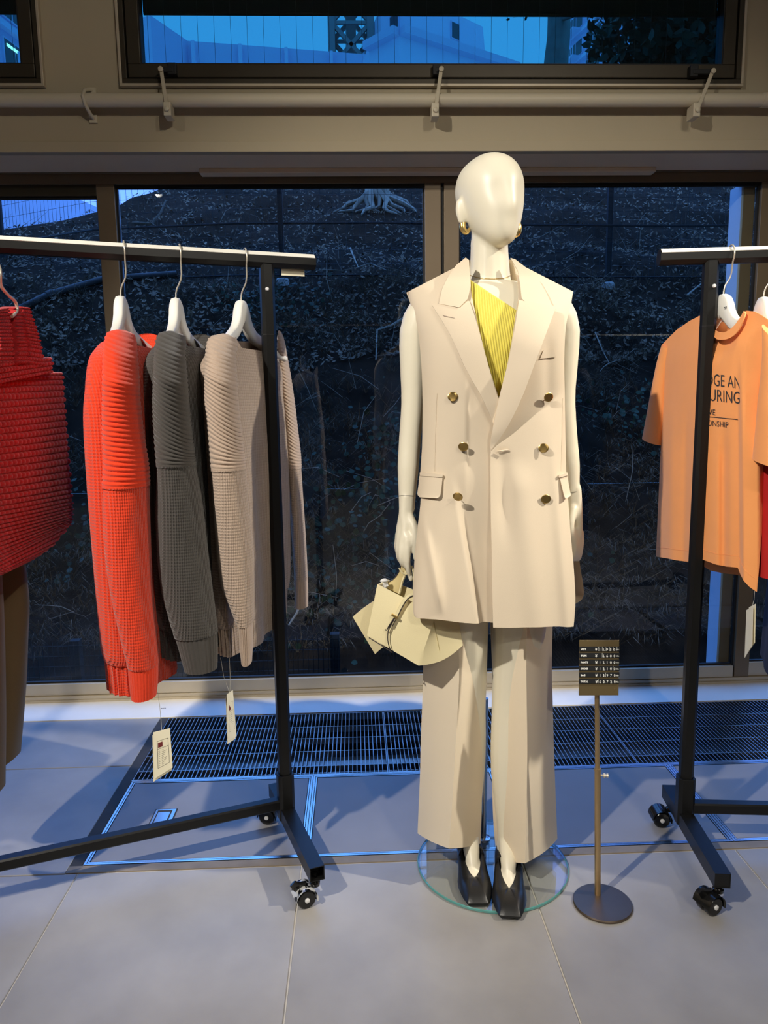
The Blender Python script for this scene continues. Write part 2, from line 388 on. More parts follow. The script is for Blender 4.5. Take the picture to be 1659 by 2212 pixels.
def stay(root, px0, px1, brk, side):
    a = atY(*px0, 2.70); c = atY(*px1, 2.665)
    s = MB(); d = (c-a).normalized(); sd = V((0, 1, 0)); n = d.cross(sd).normalized()
    s.obox((a+c)/2, d*((c-a).length/2+0.006), n*0.0062, sd*0.0022)
    o = s.build('stay_arm', M['cream_paint'], root, bevel=0.0015)
    k = MB(); k.lathe([(0.004, 0), (0.0085, 0.002), (0.0085, 0.008), (0.006, 0.010)], 12, a-sd*0.012, (0, 1, 0))
    k.lathe([(0.004, 0), (0.008, 0.002), (0.008, 0.008)], 12, c-sd*0.010, (0, 1, 0)); k.build('pivot', M['cream_paint'], o, smooth=50)
    q0 = atY(brk[0], brk[1], 2.735); q1 = atY(brk[2], brk[3], 2.735)
    k = MB(); k.box(q0.x, q1.x, 2.712, 2.738, q1.z, q0.z)
    e = atY(*px0, 2.71); bx = (q0.x+q1.x)/2
    k.obox((lerp(e.x, bx, 0.5), 2.716, lerp(e.z, (q0.z+q1.z)/2, .3)), ((abs(bx-e.x))/2+0.004, 0, 0), (0, 0.006, 0), (0, 0, 0.008))
    k.build('stay_bracket', M['rubber'], root, bevel=0.002)
    cl = MB(); cl.box(c.x-0.013, c.x+0.012, 2.664, 2.72, c.z-0.020, c.z+0.024); cl.build('stay_foot', M['cream_paint'], root, bevel=0.003)
    cl = MB()
stay(win1, (348, 151), (361, 236), (364, 141, 384, 166), 1)
stay(win1, (953, 151), (941, 238), (934, 143, 950, 167), -1)
stay(win1, (1539, 155), (1506, 238), (1486, 146, 1502, 171), -1)

# pipe under the upper windows
pz = 2.2345
pt = thing('wall_pipe', 'long cream painted pipe running along the wall under the upper windows', 'pipe', (0, 2.70, pz))
p = MB(); p.tube([(-4.9, 2.700, pz), (4.9, 2.700, pz)], 0.0215, 20); p.build('tube', M['cream_paint'], pt, smooth=60)
cx = atY(184, 232, 2.69).x
c = MB(); c.tube([(cx+0.012, 2.748, pz+0.048), (cx+0.002, 2.735, pz+0.046), (cx-0.002, 2.700, pz+0.030), (cx-0.001, 2.676, pz+0.004), (cx+0.002, 2.685, pz-0.018), (cx+0.006, 2.715, pz-0.036), (cx+0.010, 2.748, pz-0.044)], 0.0062, 8)
c.box(cx-0.006, cx+0.022, 2.741, 2.752, pz+0.034, pz+0.056); c.box(cx-0.006, cx+0.020, 2.741, 2.752, pz-0.056, pz-0.032)
c.build('pipe_clip', M['cream_paint'], pt, smooth=50)
pj = MB(); pj.lathe([(0.0235, 0), (0.0235, 0.05)], 20, (1.43, 2.70, pz), (1, 0, 0)); pj.build('coupling', M['cream_paint'], pt, smooth=50)

# tall sliding windows below
w3 = MB()
w3.box(-3.3, 3.9, 2.972, 3.055, 0.0, 0.012); w3.box(-3.3, 3.9, 2.978, 3.055, 0.012, 0.026)
win3 = w3.build('window_3', M['bronze_lt'], kind='structure', bevel=0.001)
b = MB(); b.box(-3.3, 3.9, 2.970, 3.055, 2.082, 2.0843); b.box(-3.3, 3.9, 2.985, 3.055, 2.046, 2.082); b.build('head_rail', M['bronze'], win3, bevel=0.001)
b = MB(); b.box(-3.3, 3.9, 2.995, 3.02, 2.036, 2.046); b.build('head_gasket', M['rubber'], win3)
def rail(x0, x1, y=2.984, z1=0.076): MB().box(x0, x1, y, 3.03, 0.027, z1).build('bottom_rail', M['bronze_lt'], win3, bevel=0.0015)
def stile(x0, x1, y=2.984, m='bronze', z0=0.027, z1=2.0455, y1=3.03): MB().box(x0, x1, y, y1, z0, z1).build('stile', M[m], win3, bevel=0.0015)
def bead(x0, x1, z0, z1, y): 
    mb = MB(); ring(mb, x0, x1, z0, z1, 0.007, y, y+0.015); mb.build('glazing_bead', M['rubber'], win3)
def pane(x0, x1, z0=0.076, z1=2.046, y=3.008): MB().box(x0, x1, y, y+0.006, z0, z1).build('pane', M['glass'], win3)
rail(-3.3, -0.963, 2.990); rail(-0.958, 0.284); rail(0.417, 1.598); rail(1.668, 3.9, 2.990, 0.088)
stile(-0.960, -0.893); stile(0.284, 0.346); stile(0.358, 0.417); stile(1.604, 1.667); stile(-2.3, -2.23); stile(2.85, 2.92)
MB().box(0.346, 0.358, 2.996, 3.03, 0.027, 2.046).build('gasket', M['rubber'], win3)
b = MB(); b.box(-3.3, -0.962, 2.990, 3.03, 2.005, 2.046); b.build('top_rail', M['dark_frame'], win3, bevel=0.001)
bead(-2.23, -0.960, 0.076, 2.005, 3.004); bead(-0.893, 0.284, 0.076, 2.04, 3.0); bead(0.417, 1.604, 0.076, 2.04, 3.0); bead(1.667, 2.85, 0.086, 2.04, 3.0)
pane(-2.23, -0.960, z1=2.005, y=3.012); pane(-0.893, 0.284); pane(0.417, 1.604); pane(1.667, 2.85)
MB().box(-3.3, -2.3, 3.008, 3.014, 0.076, 2.046).build('pane', M['glass'], win3); MB().box(2.92, 3.9, 3.008, 3.014, 0.086, 2.046).build('pane', M['glass'], win3)
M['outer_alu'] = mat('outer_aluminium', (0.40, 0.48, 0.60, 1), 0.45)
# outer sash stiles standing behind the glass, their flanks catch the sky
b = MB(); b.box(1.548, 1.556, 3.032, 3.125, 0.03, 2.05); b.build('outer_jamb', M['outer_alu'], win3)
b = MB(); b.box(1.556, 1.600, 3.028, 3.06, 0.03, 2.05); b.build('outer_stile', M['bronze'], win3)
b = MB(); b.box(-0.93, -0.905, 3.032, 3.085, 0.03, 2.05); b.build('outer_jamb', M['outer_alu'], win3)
def text(body, size, loc, rot, m, parent, name='lettering', shear=0, align='LEFT', ext=0.0003, xs=1.0, bold=0, spacing=1.0):
    cu = bpy.data.curves.new('txt', 'FONT'); cu.body = body; cu.size = size; cu.extrude = ext; cu.shear = shear; cu.align_x = align; cu.offset = bold
    cu.resolution_u = 2; cu.space_character = spacing
    tmp = bpy.data.objects.new('txt', cu); COL.objects.link(tmp); tmp.scale = (xs, 1, 1)
    dg = bpy.context.evaluated_depsgraph_get(); me = bpy.data.meshes.new_from_object(tmp.evaluated_get(dg))
    me.transform(Matrix.Diagonal((xs, 1, 1, 1)))
    bpy.data.objects.remove(tmp); bpy.data.curves.remove(cu)
    me.materials.clear(); me.materials.append(m)
    o = bpy.data.objects.new(name, me); COL.objects.link(o)
    if isinstance(rot, Matrix): o.matrix_world = Matrix.Translation(loc) @ rot.to_4x4(); o.location, o.rotation_euler = V(loc), rot.to_euler()
    else: o.location = loc; o.rotation_euler = rot
    if parent is not None: adopt(o, parent)
    return o
M['ink'] = mat('ink', (0.012, 0.012, 0.014, 1), 0.6)
p = atZ(347, 1531, 0.0035); text('ACS', 0.011, p, (0, 0, 0), M['ink'], bpy.data.objects['trim_1'])
# ================================================================== OUTSIDE: the bank behind the glass, the town beyond
M['soil'] = mat('soil', (0.028, 0.019, 0.013, 1), 0.95, spec=0.03, var=0.75, vscale=5, bump=0.9, bscale=14, col2=(0.008, 0.006, 0.0045, 1))
M['litter'] = mat('dead_leaf', (0.27, 0.19, 0.13, 1), 0.8, spec=0.1, var=0.75, vscale=2.5)
M['dry'] = mat('dry_grass', (0.22, 0.165, 0.115, 1), 0.8, spec=0.1, var=0.7, vscale=1.7)
M['ivy'] = mat('ivy_leaf', (0.018, 0.042, 0.020, 1), 0.6, spec=0.2, var=0.6, vscale=2)
M['bark'] = mat('bark', (0.11, 0.085, 0.065, 1), 0.9, spec=0.05, var=0.6, vscale=6, bump=0.8, bscale=25)
M['stick'] = mat('pale_stick', (0.34, 0.28, 0.22, 1), 0.8, spec=0.1, var=0.4, vscale=6)
M['concrete'] = mat('concrete', (0.42, 0.41, 0.39, 1), 0.85, var=0.2, vscale=2)
M['far_wall'] = mat('far_wall', (0.78, 0.56, 0.78, 1), 0.8, var=0.06, vscale=0.08)
M['far_wall2'] = mat('far_wall_pale', (0.86, 0.66, 0.86, 1), 0.8, var=0.05, vscale=0.1)
M['far_glass'] = mat('far_glass', (0.05, 0.06, 0.08, 1), 0.25)
M['fence_paint'] = mat('fence_paint', (0.012, 0.013, 0.015, 1), 0.6, spec=0.2)
PROF = [(3.06, -0.30), (3.6, -0.28), (4.0, -0.02), (4.5, 0.36), (5.0, 0.78), (6.0, 1.58), (6.7, 2.12), (7.1, 2.34), (8.5, 2.92), (11, 4.2), (14, 5.45), (17, 6.2)]
def hz(x, y, nz=True):
    z = interp(PROF, y)
    zc = 3.15+0.55*(x+4.0) if x < -2.9 else 3.80+1.1*(x+2.9)
    zc += 0.06*max(0, y-8.5)
    z = min(z, max(zc, 0.4))
    z = min(z, 1.22+0.315*math.hypot(x, y)) if y > 6 else z
    if nz:
        a = 0.05+0.07*min(1, max(0, (y-3.6)/0.6))
        z += a*noise.noise(V((x*1.1, y*1.1, 3)))+0.45*a*noise.noise(V((x*3.7, y*3.7, 9)))
    return z
xsn = [-9+18*i/150 for i in range(151)]
ysn = [3.06+0.10*i for i in range(30)]+[6.06+0.25*i for i in range(44)]
b = MB(); b.grid([[(x, y, hz(x, y)) for x in xsn] for y in ysn]); b.grid([[(x, y, -0.6) for x in (-9, 9)] for y in (3.06, 17)])
b.build('ground', M['soil'], kind='structure', smooth=180)
def onhill(px, py):
    d = ray(px, py); t = 3.3
    while t < 16:
        p = CAM+d*(t/d.y)
        if p.z < hz(p.x, p.y, False): return V((p.x, p.y, hz(p.x, p.y)))
        t += 0.03
    return V((p.x, p.y, p.z))
def stuff(name, mb, m, label, cat): 
    o = mb.build(name, m, kind='stuff'); o['label'] = label; o['category'] = cat; return o
def hn(x, y):
    e = 0.05; return V((-(hz(x+e, y, 0)-hz(x-e, y, 0))/(2*e), -(hz(x, y+e, 0)-hz(x, y-e, 0))/(2*e), 1)).normalized()
def scatter_leaf(mb, p, n, L, w, curl=0.3):
    u = n.orthogonal().normalized(); a = rng.random()*6.28; v = n.cross(u)
    d = u*math.cos(a)+v*math.sin(a); d = (d+n*rng.uniform(-0.5, 0.9)).normalized(); s = d.cross(n).normalized()
    nn = s.cross(d)
    a, b = w*0.5, nn*L*curl
    mb.add([p-d*L/2, p-d*L*.2-s*a+b*.3, p-d*L*.2+s*a+b*.3, p+d*L*.2-s*a*.8+b*.5, p+d*L*.2+s*a*.8+b*.5, p+d*L/2+b], [(0, 1, 2), (1, 3, 4, 2), (3, 5, 4)])
mb = MB()
for i in range(21000):
    y = 5.9+rng.random()**1.3*5.5; x = rng.uniform(-0.62, 0.72)*y+rng.uniform(-.3, .3)
    L = rng.uniform(0.015, 0.058); scatter_leaf(mb, V((x, y, hz(x, y)+rng.uniform(0.0, 0.03))), hn(x, y), L, L*rng.uniform(0.3, 0.6))
stuff('leaf_litter', mb, M['litter'], 'brown dead leaves scattered over the bank behind the wire fence', 'leaves')
mb = MB()
for i in range(420):
    y = rng.uniform(3.9, 9.5); x = rng.uniform(-0.62, 0.72)*y; n = hn(x, y)
    p = V((x, y, hz(x, y)+0.02)); d = V((rng.uniform(-1, 1), rng.uniform(-0.3, 0.3), rng.uniform(-0.3, 0.6))).normalized(); L = rng.uniform(0.08, 0.38)
    q = p+d*L*0.5+n*rng.uniform(0, 0.07)+V((rng.uniform(-.04, .04), 0, rng.uniform(-.03, .03))); e = p+d*L+n*rng.uniform(0, 0.05); r = rng.uniform(0.0012, 0.003); mb.tube([p, q, e], [r, r*0.8, r*0.4], 4, cap=False)
stuff('twigs', mb, M['stick'], 'thin dead twigs lying all over the bank outside', 'twigs')
mb = MB()
for i in range(5000):
    y = 3.85+rng.random()*3.2; x = rng.uniform(-0.62, 0.72)*y
    if noise.noise(V((x*1.3, y*2, 1))) < -0.15 and rng.random() < 0.8: continue
    base = V((x, y, hz(x, y)-0.01)); n = hn(x, y)
    for k in range(8):
        a = rng.random()*6.28; L = rng.uniform(0.10, 0.34)
        d = (n+V((math.cos(a)*0.9, math.sin(a)*0.5-0.25, 0.1))).normalized(); g = V((0, -0.1, -1))
        w = V((math.sin(a), 0.2, math.cos(a)*.2)).normalized()*rng.uniform(0.0008, 0.0018)
        p1 = base+d*L*0.5; p2 = p1+(d*0.6+g*0.55)*L*0.55
        mb.add([base-w, base+w, p1+w*0.8, p1-w*0.8, p2], [(0, 1, 2, 3), (3, 2, 4)])
stuff('dry_grass', mb, M['dry'], 'long dry grass hanging over the steep bank outside the glass', 'grass')
mb = MB()
IVY = [(0.1, 4.7, .45), (-0.75, 6.6, .35), (0.9, 4.3, .3), (-1.5, 4.6, .4), (0.35, 5.2, .35), (-0.3, 4.3, .4), (2.1, 5.4, .35), (-1.0, 5.0, .3), (1.35, 6.6, .3)]
for i in range(1700):
    c = IVY[rng.randrange(len(IVY))]; x = rng.gauss(c[0], c[2]*.7); y = max(3.7, rng.gauss(c[1], c[2]*.45))
    L = rng.uniform(0.022, 0.05); n = (hn(x, y)+V((0, -0.6, 0.2))).normalized()
    scatter_leaf(mb, V((x, y, hz(x, y)))+n*rng.uniform(0.02, 0.14), n, L, L*0.85, 0.15)
stuff('ivy', mb, M['ivy'], 'dark green ivy leaves creeping down the bank outside', 'ivy')

# sticks, stump, drain pipe that stand out on the bank
def branch(label, pts, r, m='stick', lift=0.04, forks=()):
    P = [onhill(*p)+V((0, -lift, lift)) for p in pts]
    t = thing('branch', label, 'branch', P[0])
    mb = MB(); mb.tube(P, [lerp(r, r*0.45, i/(len(P)-1)) for i in range(len(P))], 6); mb.build('limb', M[m], t, smooth=60)
    for f in forks:
        Q = [onhill(*p)+V((0, -lift, lift)) for p in f]; mb = MB(); mb.tube(Q, [lerp(r*0.7, r*0.3, i/(len(Q)-1)) for i in range(len(Q))], 6); mb.build('twig', M[m], t, smooth=60)
branch('pale straight stick slanting up the bank right of the left rack end', [(757, 548), (765, 570), (774, 590)], 0.011, forks=[[(774, 590), (800, 600), (835, 612)], [(690, 590), (740, 596), (774, 590)]])
branch('bent grey branch on the bank beside the mannequin shoulder', [(890, 690), (872, 715), (845, 730), (815, 742), (812, 800)], 0.012)
branch('small pale stick at the foot of the bank beside the left rack post', [(656, 1335), (645, 1352), (628, 1374)], 0.010, lift=0.1)
branch('forked bare twig on the bank left of the orange shirt', [(1282, 720), (1300, 760), (1312, 790)], 0.006, forks=[[(1312, 790), (1340, 780), (1365, 772)], [(1312, 790), (1300, 805), (1292, 818)]])
branch('thin pale stick just above the shirt, behind the right rack post', [(1480, 640), (1505, 630), (1530, 618)], 0.008)
branch('fallen branch lying along the upper left of the bank', [(290, 480), (330, 490), (350, 470), (360, 445)], 0.022, 'bark')
P0 = onhill(38, 684); P1 = onhill(110, 655); P2 = onhill(226, 622)
t = thing('drain_pipe', 'black drain pipe lying across the bank behind the red crochet bag', 'pipe', P0)
mb = MB(); mb.tube([P0+V((-0.5, 0, -0.06)), P0+V((0, 0, 0.03)), P1+V((0, 0, .03)), P2+V((0, 0, 0.03)), P2+V((.6, 0.2, 0.1))], 0.032, 10); mb.build('pipe_run', M['rubber'], t, smooth=60)
mb = MB(); mb.lathe([(0.038, -0.03), (0.038, 0.03)], 10, P1+V((0, 0, 0.03)), (P2-P0).normalized()); mb.build('joint', M['rubber'], t, smooth=50)
S = onhill(815, 470)
t = thing('tree_stump', 'pale rotting tree stump with splayed roots on the upper bank', 'stump', S)
mb = MB(); mb.lathe([(0.20, -0.15), (0.16, 0.10), (0.14, 0.42), (0.12, 0.62), (0.08, 0.66)], 14, S+V((0.0, 0.25, -0.05)))
mb.v = [(x+0.03*noise.noise(V((x*9, y*9, z*3))), y, z+0.10*noise.noise(V((x*14, y*14, 5)))) for x, y, z in mb.v]
mb.build('trunk', M['bark'], t, smooth=60)
for k in range(11):
    a = -2.9+k*0.27; d = V((math.cos(a), math.sin(a)*0.6, 0)); L = rng.uniform(0.28, 0.6); Q = []
    for q in range(5):
        p = S+V((0, 0.2, 0))+d*(0.10+L*q/4)+V((0.05*math.sin(q*2+k), 0, 0)); Q.append(V((p.x, p.y, hz(p.x, p.y)+0.20*(1-q/4)**2+0.02)))
    mb = MB(); mb.tube(Q, [0.045*(1-q/5) for q in range(5)], 6); mb.build('root', M['stick'], t, smooth=60)

# wire mesh fences
def fence(name, label, pts, z0s, h, sp, hs, post_at, foot=True):
    t = thing(name, label, 'fence', V((pts[0][0], pts[0][1], z0s[0])))
    mb = MB(); r = 0.0016
    L = [0]
    for a, c in zip(pts, pts[1:]): L.append(L[-1]+math.hypot(c[0]-a[0], c[1]-a[1]))
    def at(s):
        for i in range(len(pts)-1):
            if s <= L[i+1]:
                f = (s-L[i])/(L[i+1]-L[i]); return V((lerp(pts[i][0], pts[i+1][0], f), lerp(pts[i][1], pts[i+1][1], f), lerp(z0s[i], z0s[i+1], f)))
        return V((pts[-1][0], pts[-1][1], z0s[-1]))
    n = int(L[-1]/sp)
    for k in range(n+1):
        p = at(k*sp); mb.add([p+V((-r, 0, 0)), p+V((r, 0, 0)), p+V((0, -r, 0)), p+V((-r, 0, h)), p+V((r, 0, h)), p+V((0, -r, h))], [(0, 2, 5, 3), (2, 1, 4, 5), (1, 0, 3, 4)])
    for j in range(int(h/hs)+1):
        Q = [at(L[-1]*q/12)+V((0, 0, j*hs)) for q in range(13)]; mb.tube(Q, 0.0018, 3, cap=False)
    o = mb.build('wire_mesh', M['fence_paint'], t); o['kind'] = 'stuff'
    for z in (0.02, h*0.38, h*0.75, h-0.02)[:(4 if h > 0.8 else 2)]:
        mb = MB(); mb.tube([at(L[-1]*q/12)+V((0, 0.008, z)) for q in range(13)], 0.011 if h > 0.8 else 0.006, 6); mb.build('rail', M['fence_paint'], t)
    for s in post_at:
        p = at(s); mb = MB(); mb.box(p.x-0.022, p.x+0.022, p.y+0.005, p.y+0.05, p.z-0.10, p.z+h); mb.build('post', M['fence_paint'], t)
        if foot: mb = MB(); mb.lathe([(0.065, -0.45), (0.06, -0.03), (0.05, -0.02)], 14, p+V((0, 0.027, 0))); mb.build('footing', M['concrete'], t, smooth=40)
fence('mesh_fence', 'dark wire mesh fence crossing the top of the bank', [(-8.0, 11.0), (-2.5, 7.3), (-0.64, 7.0), (2.37, 7.0), (7, 7.0)], [2.50, 2.36, 2.36, 2.30, 2.30], 1.25, 0.058, 0.12, (6.63-1.3, 6.63+1.885, 6.63+3.4, 6.63+4.89))
fence('low_mesh_fence', 'low dark mesh fence at the foot of the bank behind the sweaters', [(-2.6, 3.42), (-0.1, 3.42)], [-0.30, -0.30], 0.42, 0.024, 0.05, (0.02, 1.25, 2.48), False)
# concrete kerb right outside
b = MB(); b.box(-3.3, 3.9, 3.055, 3.30, -0.35, -0.04); b.build('trim_5', M['concrete'], kind='structure')

# ---- town beyond
def prism(mb, foot, z0, z1):
    n = len(foot); mb.add([(x, y, z0) for x, y in foot]+[(x, y, z1) for x, y in foot], [(i, (i+1) % n, n+(i+1) % n, n+i) for i in range(n)]+[tuple(range(n))[::-1], tuple(range(n, 2*n))]); return mb
def xy(p): return (p.x, p.y)
def back(a, c, d=8): 
    v = (V((c[0]-a[0], c[1]-a[1], 0))).normalized(); n = V((-v.y, v.x, 0)); n = n if n.y > 0 else -n; return [(c[0]+n.x*d, c[1]+n.y*d), (a[0]+n.x*d, a[1]+n.y*d)]
# long low wing: two slabs meeting at an angle
A, Bc, Cc = xy(atZ(325, 33, 18)), xy(atZ(405, 88, 18)), xy(atZ(1040, 136, 18))
t = thing('low_building', 'long windowless low building below the lattice tower, seen through the upper window', 'building', (Bc[0], Bc[1], 0))
mb = MB(); prism(mb, [Bc, Cc]+back(Bc, Cc), 0, 18); mb.build('wing', M['far_wall'], t)
mb = MB(); prism(mb, [A, Bc]+back(A, Bc), 0, 18); mb.build('wing', M['far_wall'], t)
for f in (0.02, 0.17, 0.32, 0.47, 0.62, 0.77, 0.92):
    q = (lerp(Bc[0], Cc[0], f), lerp(Bc[1], Cc[1], f)); mb = MB(); mb.box(q[0]-0.08, q[0]+0.08, q[1]-0.35, q[1]+0.1, 0, 17.9); mb.build('pilaster', M['far_wall2'], t)
# stepped white building with two square windows
l, c, r = xy(atZ(797, 95, 16)), xy(atZ(863, 60, 16)), xy(atZ(1112, 141, 16))
t = thing('stepped_building', 'pale stepped building with two small square windows, right of the lattice tower', 'building', (c[0], c[1], 0))
mb = MB(); prism(mb, [c, r, (r[0]+6, r[1]+14), (l[0]-2, l[1]+14), l], 0, 16); mb.build('lower_block', M['far_wall2'], t)
mb = MB()
for a, d in ((l, c), (c, r)):
    v = V((d[0]-a[0], d[1]-a[1], 0)); n = V((v.y, -v.x, 0)).normalized()*0.18; mb.obox(((a[0]+d[0])/2+n.x, (a[1]+d[1])/2+n.y, 15.85), v/2, n, (0, 0, 0.15))
mb.build('parapet', M['far_wall'], t)
l2, c2, r2 = xy(atZ(822, 18, 27)), xy(atZ(888, -16, 27)), xy(atZ(1043, 58, 27))
mb = MB(); prism(mb, [c2, r2, (r2[0]+3, r2[1]+14), (l2[0]-3, l2[1]+14), l2], 0, 27); ub = mb.build('upper_block', M['far_wall2'], t)
def on_face(a, d, px, py):
    v = V((d[0]-a[0], d[1]-a[1], 0)); n = V((v.y, -v.x, 0)).normalized(); R = ray(px, py); k = (V((a[0], a[1], CZ))-CAM).dot(n)/R.dot(n); return CAM+R*k, v.normalized(), n
for a, d, px, py, w, h in ((l2, c2, 853, 52, .42, .55), (c2, r2, 982, 68, .42, .55)):
    p, v, n = on_face(a, d, px, py); mb = MB(); mb.obox(p+n*0.03, v*w, n*0.06, (0, 0, h)); wf = mb.build('window', M['far_wall'], t)
    mb = MB(); mb.obox(p+n*0.07, v*(w-0.08), n*0.05, (0, 0, h-0.08)); mb.build('pane', M['far_glass'], wf)
# lattice tower
T = atZ(758, 70, 27); q = 1.35
t = thing('lattice_tower', 'steel lattice tower standing behind the low building', 'tower', (T.x, T.y, 12))
tn = mat('tower_paint', (0.30, 0.22, 0.22, 1), 0.7)
cs = [V((T.x-q, T.y-q, 0)), V((T.x+q, T.y-q, 0)), V((T.x+q, T.y+q, 0)), V((T.x-q, T.y+q, 0))]
for c in cs: mb = MB(); mb.bar(c+V((0, 0, 12)), c+V((0, 0, 42)), sq(0.24), (0, 1, 0)); mb.build('leg', tn, t)
for i in range(10):
    z = 13+i*2.8
    for a, d in zip(cs, cs[1:]+cs[:1]):
        mb = MB(); mb.bar(a+V((0, 0, z)), d+V((0, 0, z)), sq(0.10)); mb.build('strut', tn, t)
        for (za, zd) in ((z, z+1.4), (z+2.8, z+1.4)):
            m2 = (a+d)/2
            mb = MB(); mb.bar(a+V((0, 0, za)), m2+V((0, 0, zd)), sq(0.13)); mb.bar(d+V((0, 0, za)), m2+V((0, 0, zd)), sq(0.13)); mb.build('brace', tn, t)
mb = MB(); mb.box(T.x-0.35, T.x+0.35, T.y-0.5, T.y+0.3, 12, 30); mb.build('ladder_shaft', tn, t)
# apartment tower on the right
def facade(name, label, a, d, H, z0, fl, cols, lit=(), bal=()):
    t = thing(name, label, 'building', (a[0], a[1], 0))
    mb = MB(); prism(mb, [a, d]+back(a, d, 14), 0, H); mb.build('wall', M['far_wall'], t)
    v = V((d[0]-a[0], d[1]-a[1], 0)); L = v.length; v.normalize(); n = V((v.y, -v.x, 0)); cw = L/cols
    k = 0; z = z0
    while z < min(H-2, z0+fl*9):
        mb = MB(); mb.obox(V((a[0], a[1], z))+v*L/2+n*0.2, v*L/2, n*0.25, (0, 0, 0.22)); mb.build('floor_band', M['far_wall2'], t)
        for c in range(cols):
            p = V((a[0], a[1], z+fl*0.5))+v*cw*(c+0.5)
            mb = MB(); mb.obox(p+n*0.05, v*cw*0.40, n*0.06, (0, 0, fl*0.30)); wf = mb.build('window', M['far_wall2'], t)
            mb = MB(); mb.obox(p-v*cw*0.19+n*0.09, v*cw*0.17, n*0.05, (0, 0, fl*0.26)); mb.build('pane', M['far_glass'], wf)
            mb = MB(); mb.obox(p+v*cw*0.19+n*0.09, v*cw*0.17, n*0.05, (0, 0, fl*0.26)); mb.build('pane', M['far_glass'], wf)
            if c in bal:
                mb = MB(); q0 = V((a[0], a[1], z+0.6))+v*cw*(c+0.5)+n*0.8
                mb.obox(q0-V((0, 0, .5)), v*cw*0.46, n*0.8, (0, 0, 0.1)); mb.obox(q0+n*0.75+V((0, 0, .5)), v*cw*0.46, n*0.03, (0, 0, 0.05))
                for g in range(9): mb.obox(q0+n*0.75+v*cw*0.46*(g/4-1), v*0.03, n*0.03, (0, 0, 0.5))
                mb.build('balcony', M['far_wall2'], t)
            if (k, c) in lit:
                mb = MB(); mb.obox(p+n*0.16+V((0, 0, .5)), v*cw*0.30, n*0.02, (0, 0, 0.10)); mb.build('lamp_strip', M['lit'], t)
        z += fl; k += 1
M['lit'] = mat('office_lamp', (1, 1, 1, 1), emit=(0.9, 0.95, 0.75, 1), estr=5)
a = atY(1228, 80, 100); d = atY(1560, 80, 72)
facade('apartment_tower', 'apartment tower with balconies between the tree trunk and the dark leaves', xy(a), xy(d), 75, 36, 3.1, 7, bal=(0,))
a = atY(-330, 80, 44); d = atY(56, 80, 60)
facade('office_building', 'office building with lit ceiling lamps, seen in the small upper left window', xy(a), xy(d), 60, 21.0, 3.3, 5, lit=((1, 4), (2, 4), (3, 4), (1, 3), (2, 3)))
a = xy(atY(-130, 450, 17)); d = xy(atY(330, 450, 26))
t = thing('white_hoarding', 'pale smooth wall beyond the fence at the upper left of the bank', 'wall', (a[0], a[1], 0))
mb = MB(); prism(mb, [a, d]+back(a, d, 0.4), 0, 6.9); mb.build('panel', mat('hoarding', (0.24, 0.25, 0.36, 1), 0.8), t)
M['tree_bark'] = mat('tree_bark', (0.34, 0.28, 0.28, 1), 0.9, spec=0.05, var=0.4, vscale=7, bump=0.6, bscale=25)
M['tree_leaf'] = mat('tree_leaf', (0.05, 0.085, 0.06, 1), 0.5, spec=0.3, var=0.5, vscale=2)
# tree rising beyond the bank
tb = atY(1203, 90, 13.0)
t = thing('tree', 'tree with a thick grey trunk and dark glossy leaves behind the upper window', 'tree', (tb.x, tb.y, 4.8))
gz = hz(tb.x, 13)-0.3
mb = MB(); mb.tube([(tb.x-0.07, 13, gz), (tb.x-0.03, 13, 5.5), (tb.x-0.05, 13, 6.2), (tb.x+0.04, 13.05, 7.1), (tb.x+0.07, 13.1, 10.3)], [0.27, 0.195, 0.21, 0.185, 0.16], 14); mb.build('trunk', M['tree_bark'], t, smooth=60)
for (p, r) in (([(1500, 145, 7.6), (1492, 100, 7.7), (1510, 40, 7.8), (1520, -60, 8)], 0.055), ([(1435, 150, 8.2), (1445, 90, 8.3), (1432, 30, 8.2), (1380, -50, 8)], 0.035), ([(1215, 40, 13), (1300, 10, 10.5), (1400, -20, 8.4)], 0.04)):
    mb = MB(); mb.tube([atY(*q) for q in p], r, 8); mb.build('bough', M['tree_bark'], t, smooth=60)
mb = MB(); ct = atY(1468, 60, 7.9)
for i in range(6500):
    a, e, rr = rng.random()*6.28, rng.uniform(-1, 1), rng.random()**0.5
    p = ct+V((0.93*rr*math.cos(a)*math.sqrt(1-e*e), 0.9*rr*math.sin(a)*math.sqrt(1-e*e), 1.0*rr*e))
    if noise.noise(p*2.3) < -0.2 and p.x < ct.x+0.4: continue
    L = rng.uniform(0.09, 0.16); n = V((rng.gauss(0, .6), rng.gauss(-.4, .6), rng.gauss(.4, .6))).normalized(); scatter_leaf(mb, p, n, L, L*0.45, 0.15)
for i in range(260):
    p = atY(rng.gauss(1108, 14), rng.gauss(-30, 28), 8.6+rng.uniform(-.5, .5)); L = rng.uniform(0.05, 0.10)
    if p.z < 5.05+0.1*noise.noise(p*3): continue
    scatter_leaf(mb, p, V((rng.gauss(0, .6), rng.gauss(-.4, .6), rng.gauss(.4, .6))).normalized(), L, L*0.45, 0.15)
o = mb.build('foliage', M['tree_leaf'], t); o['kind'] = 'stuff'
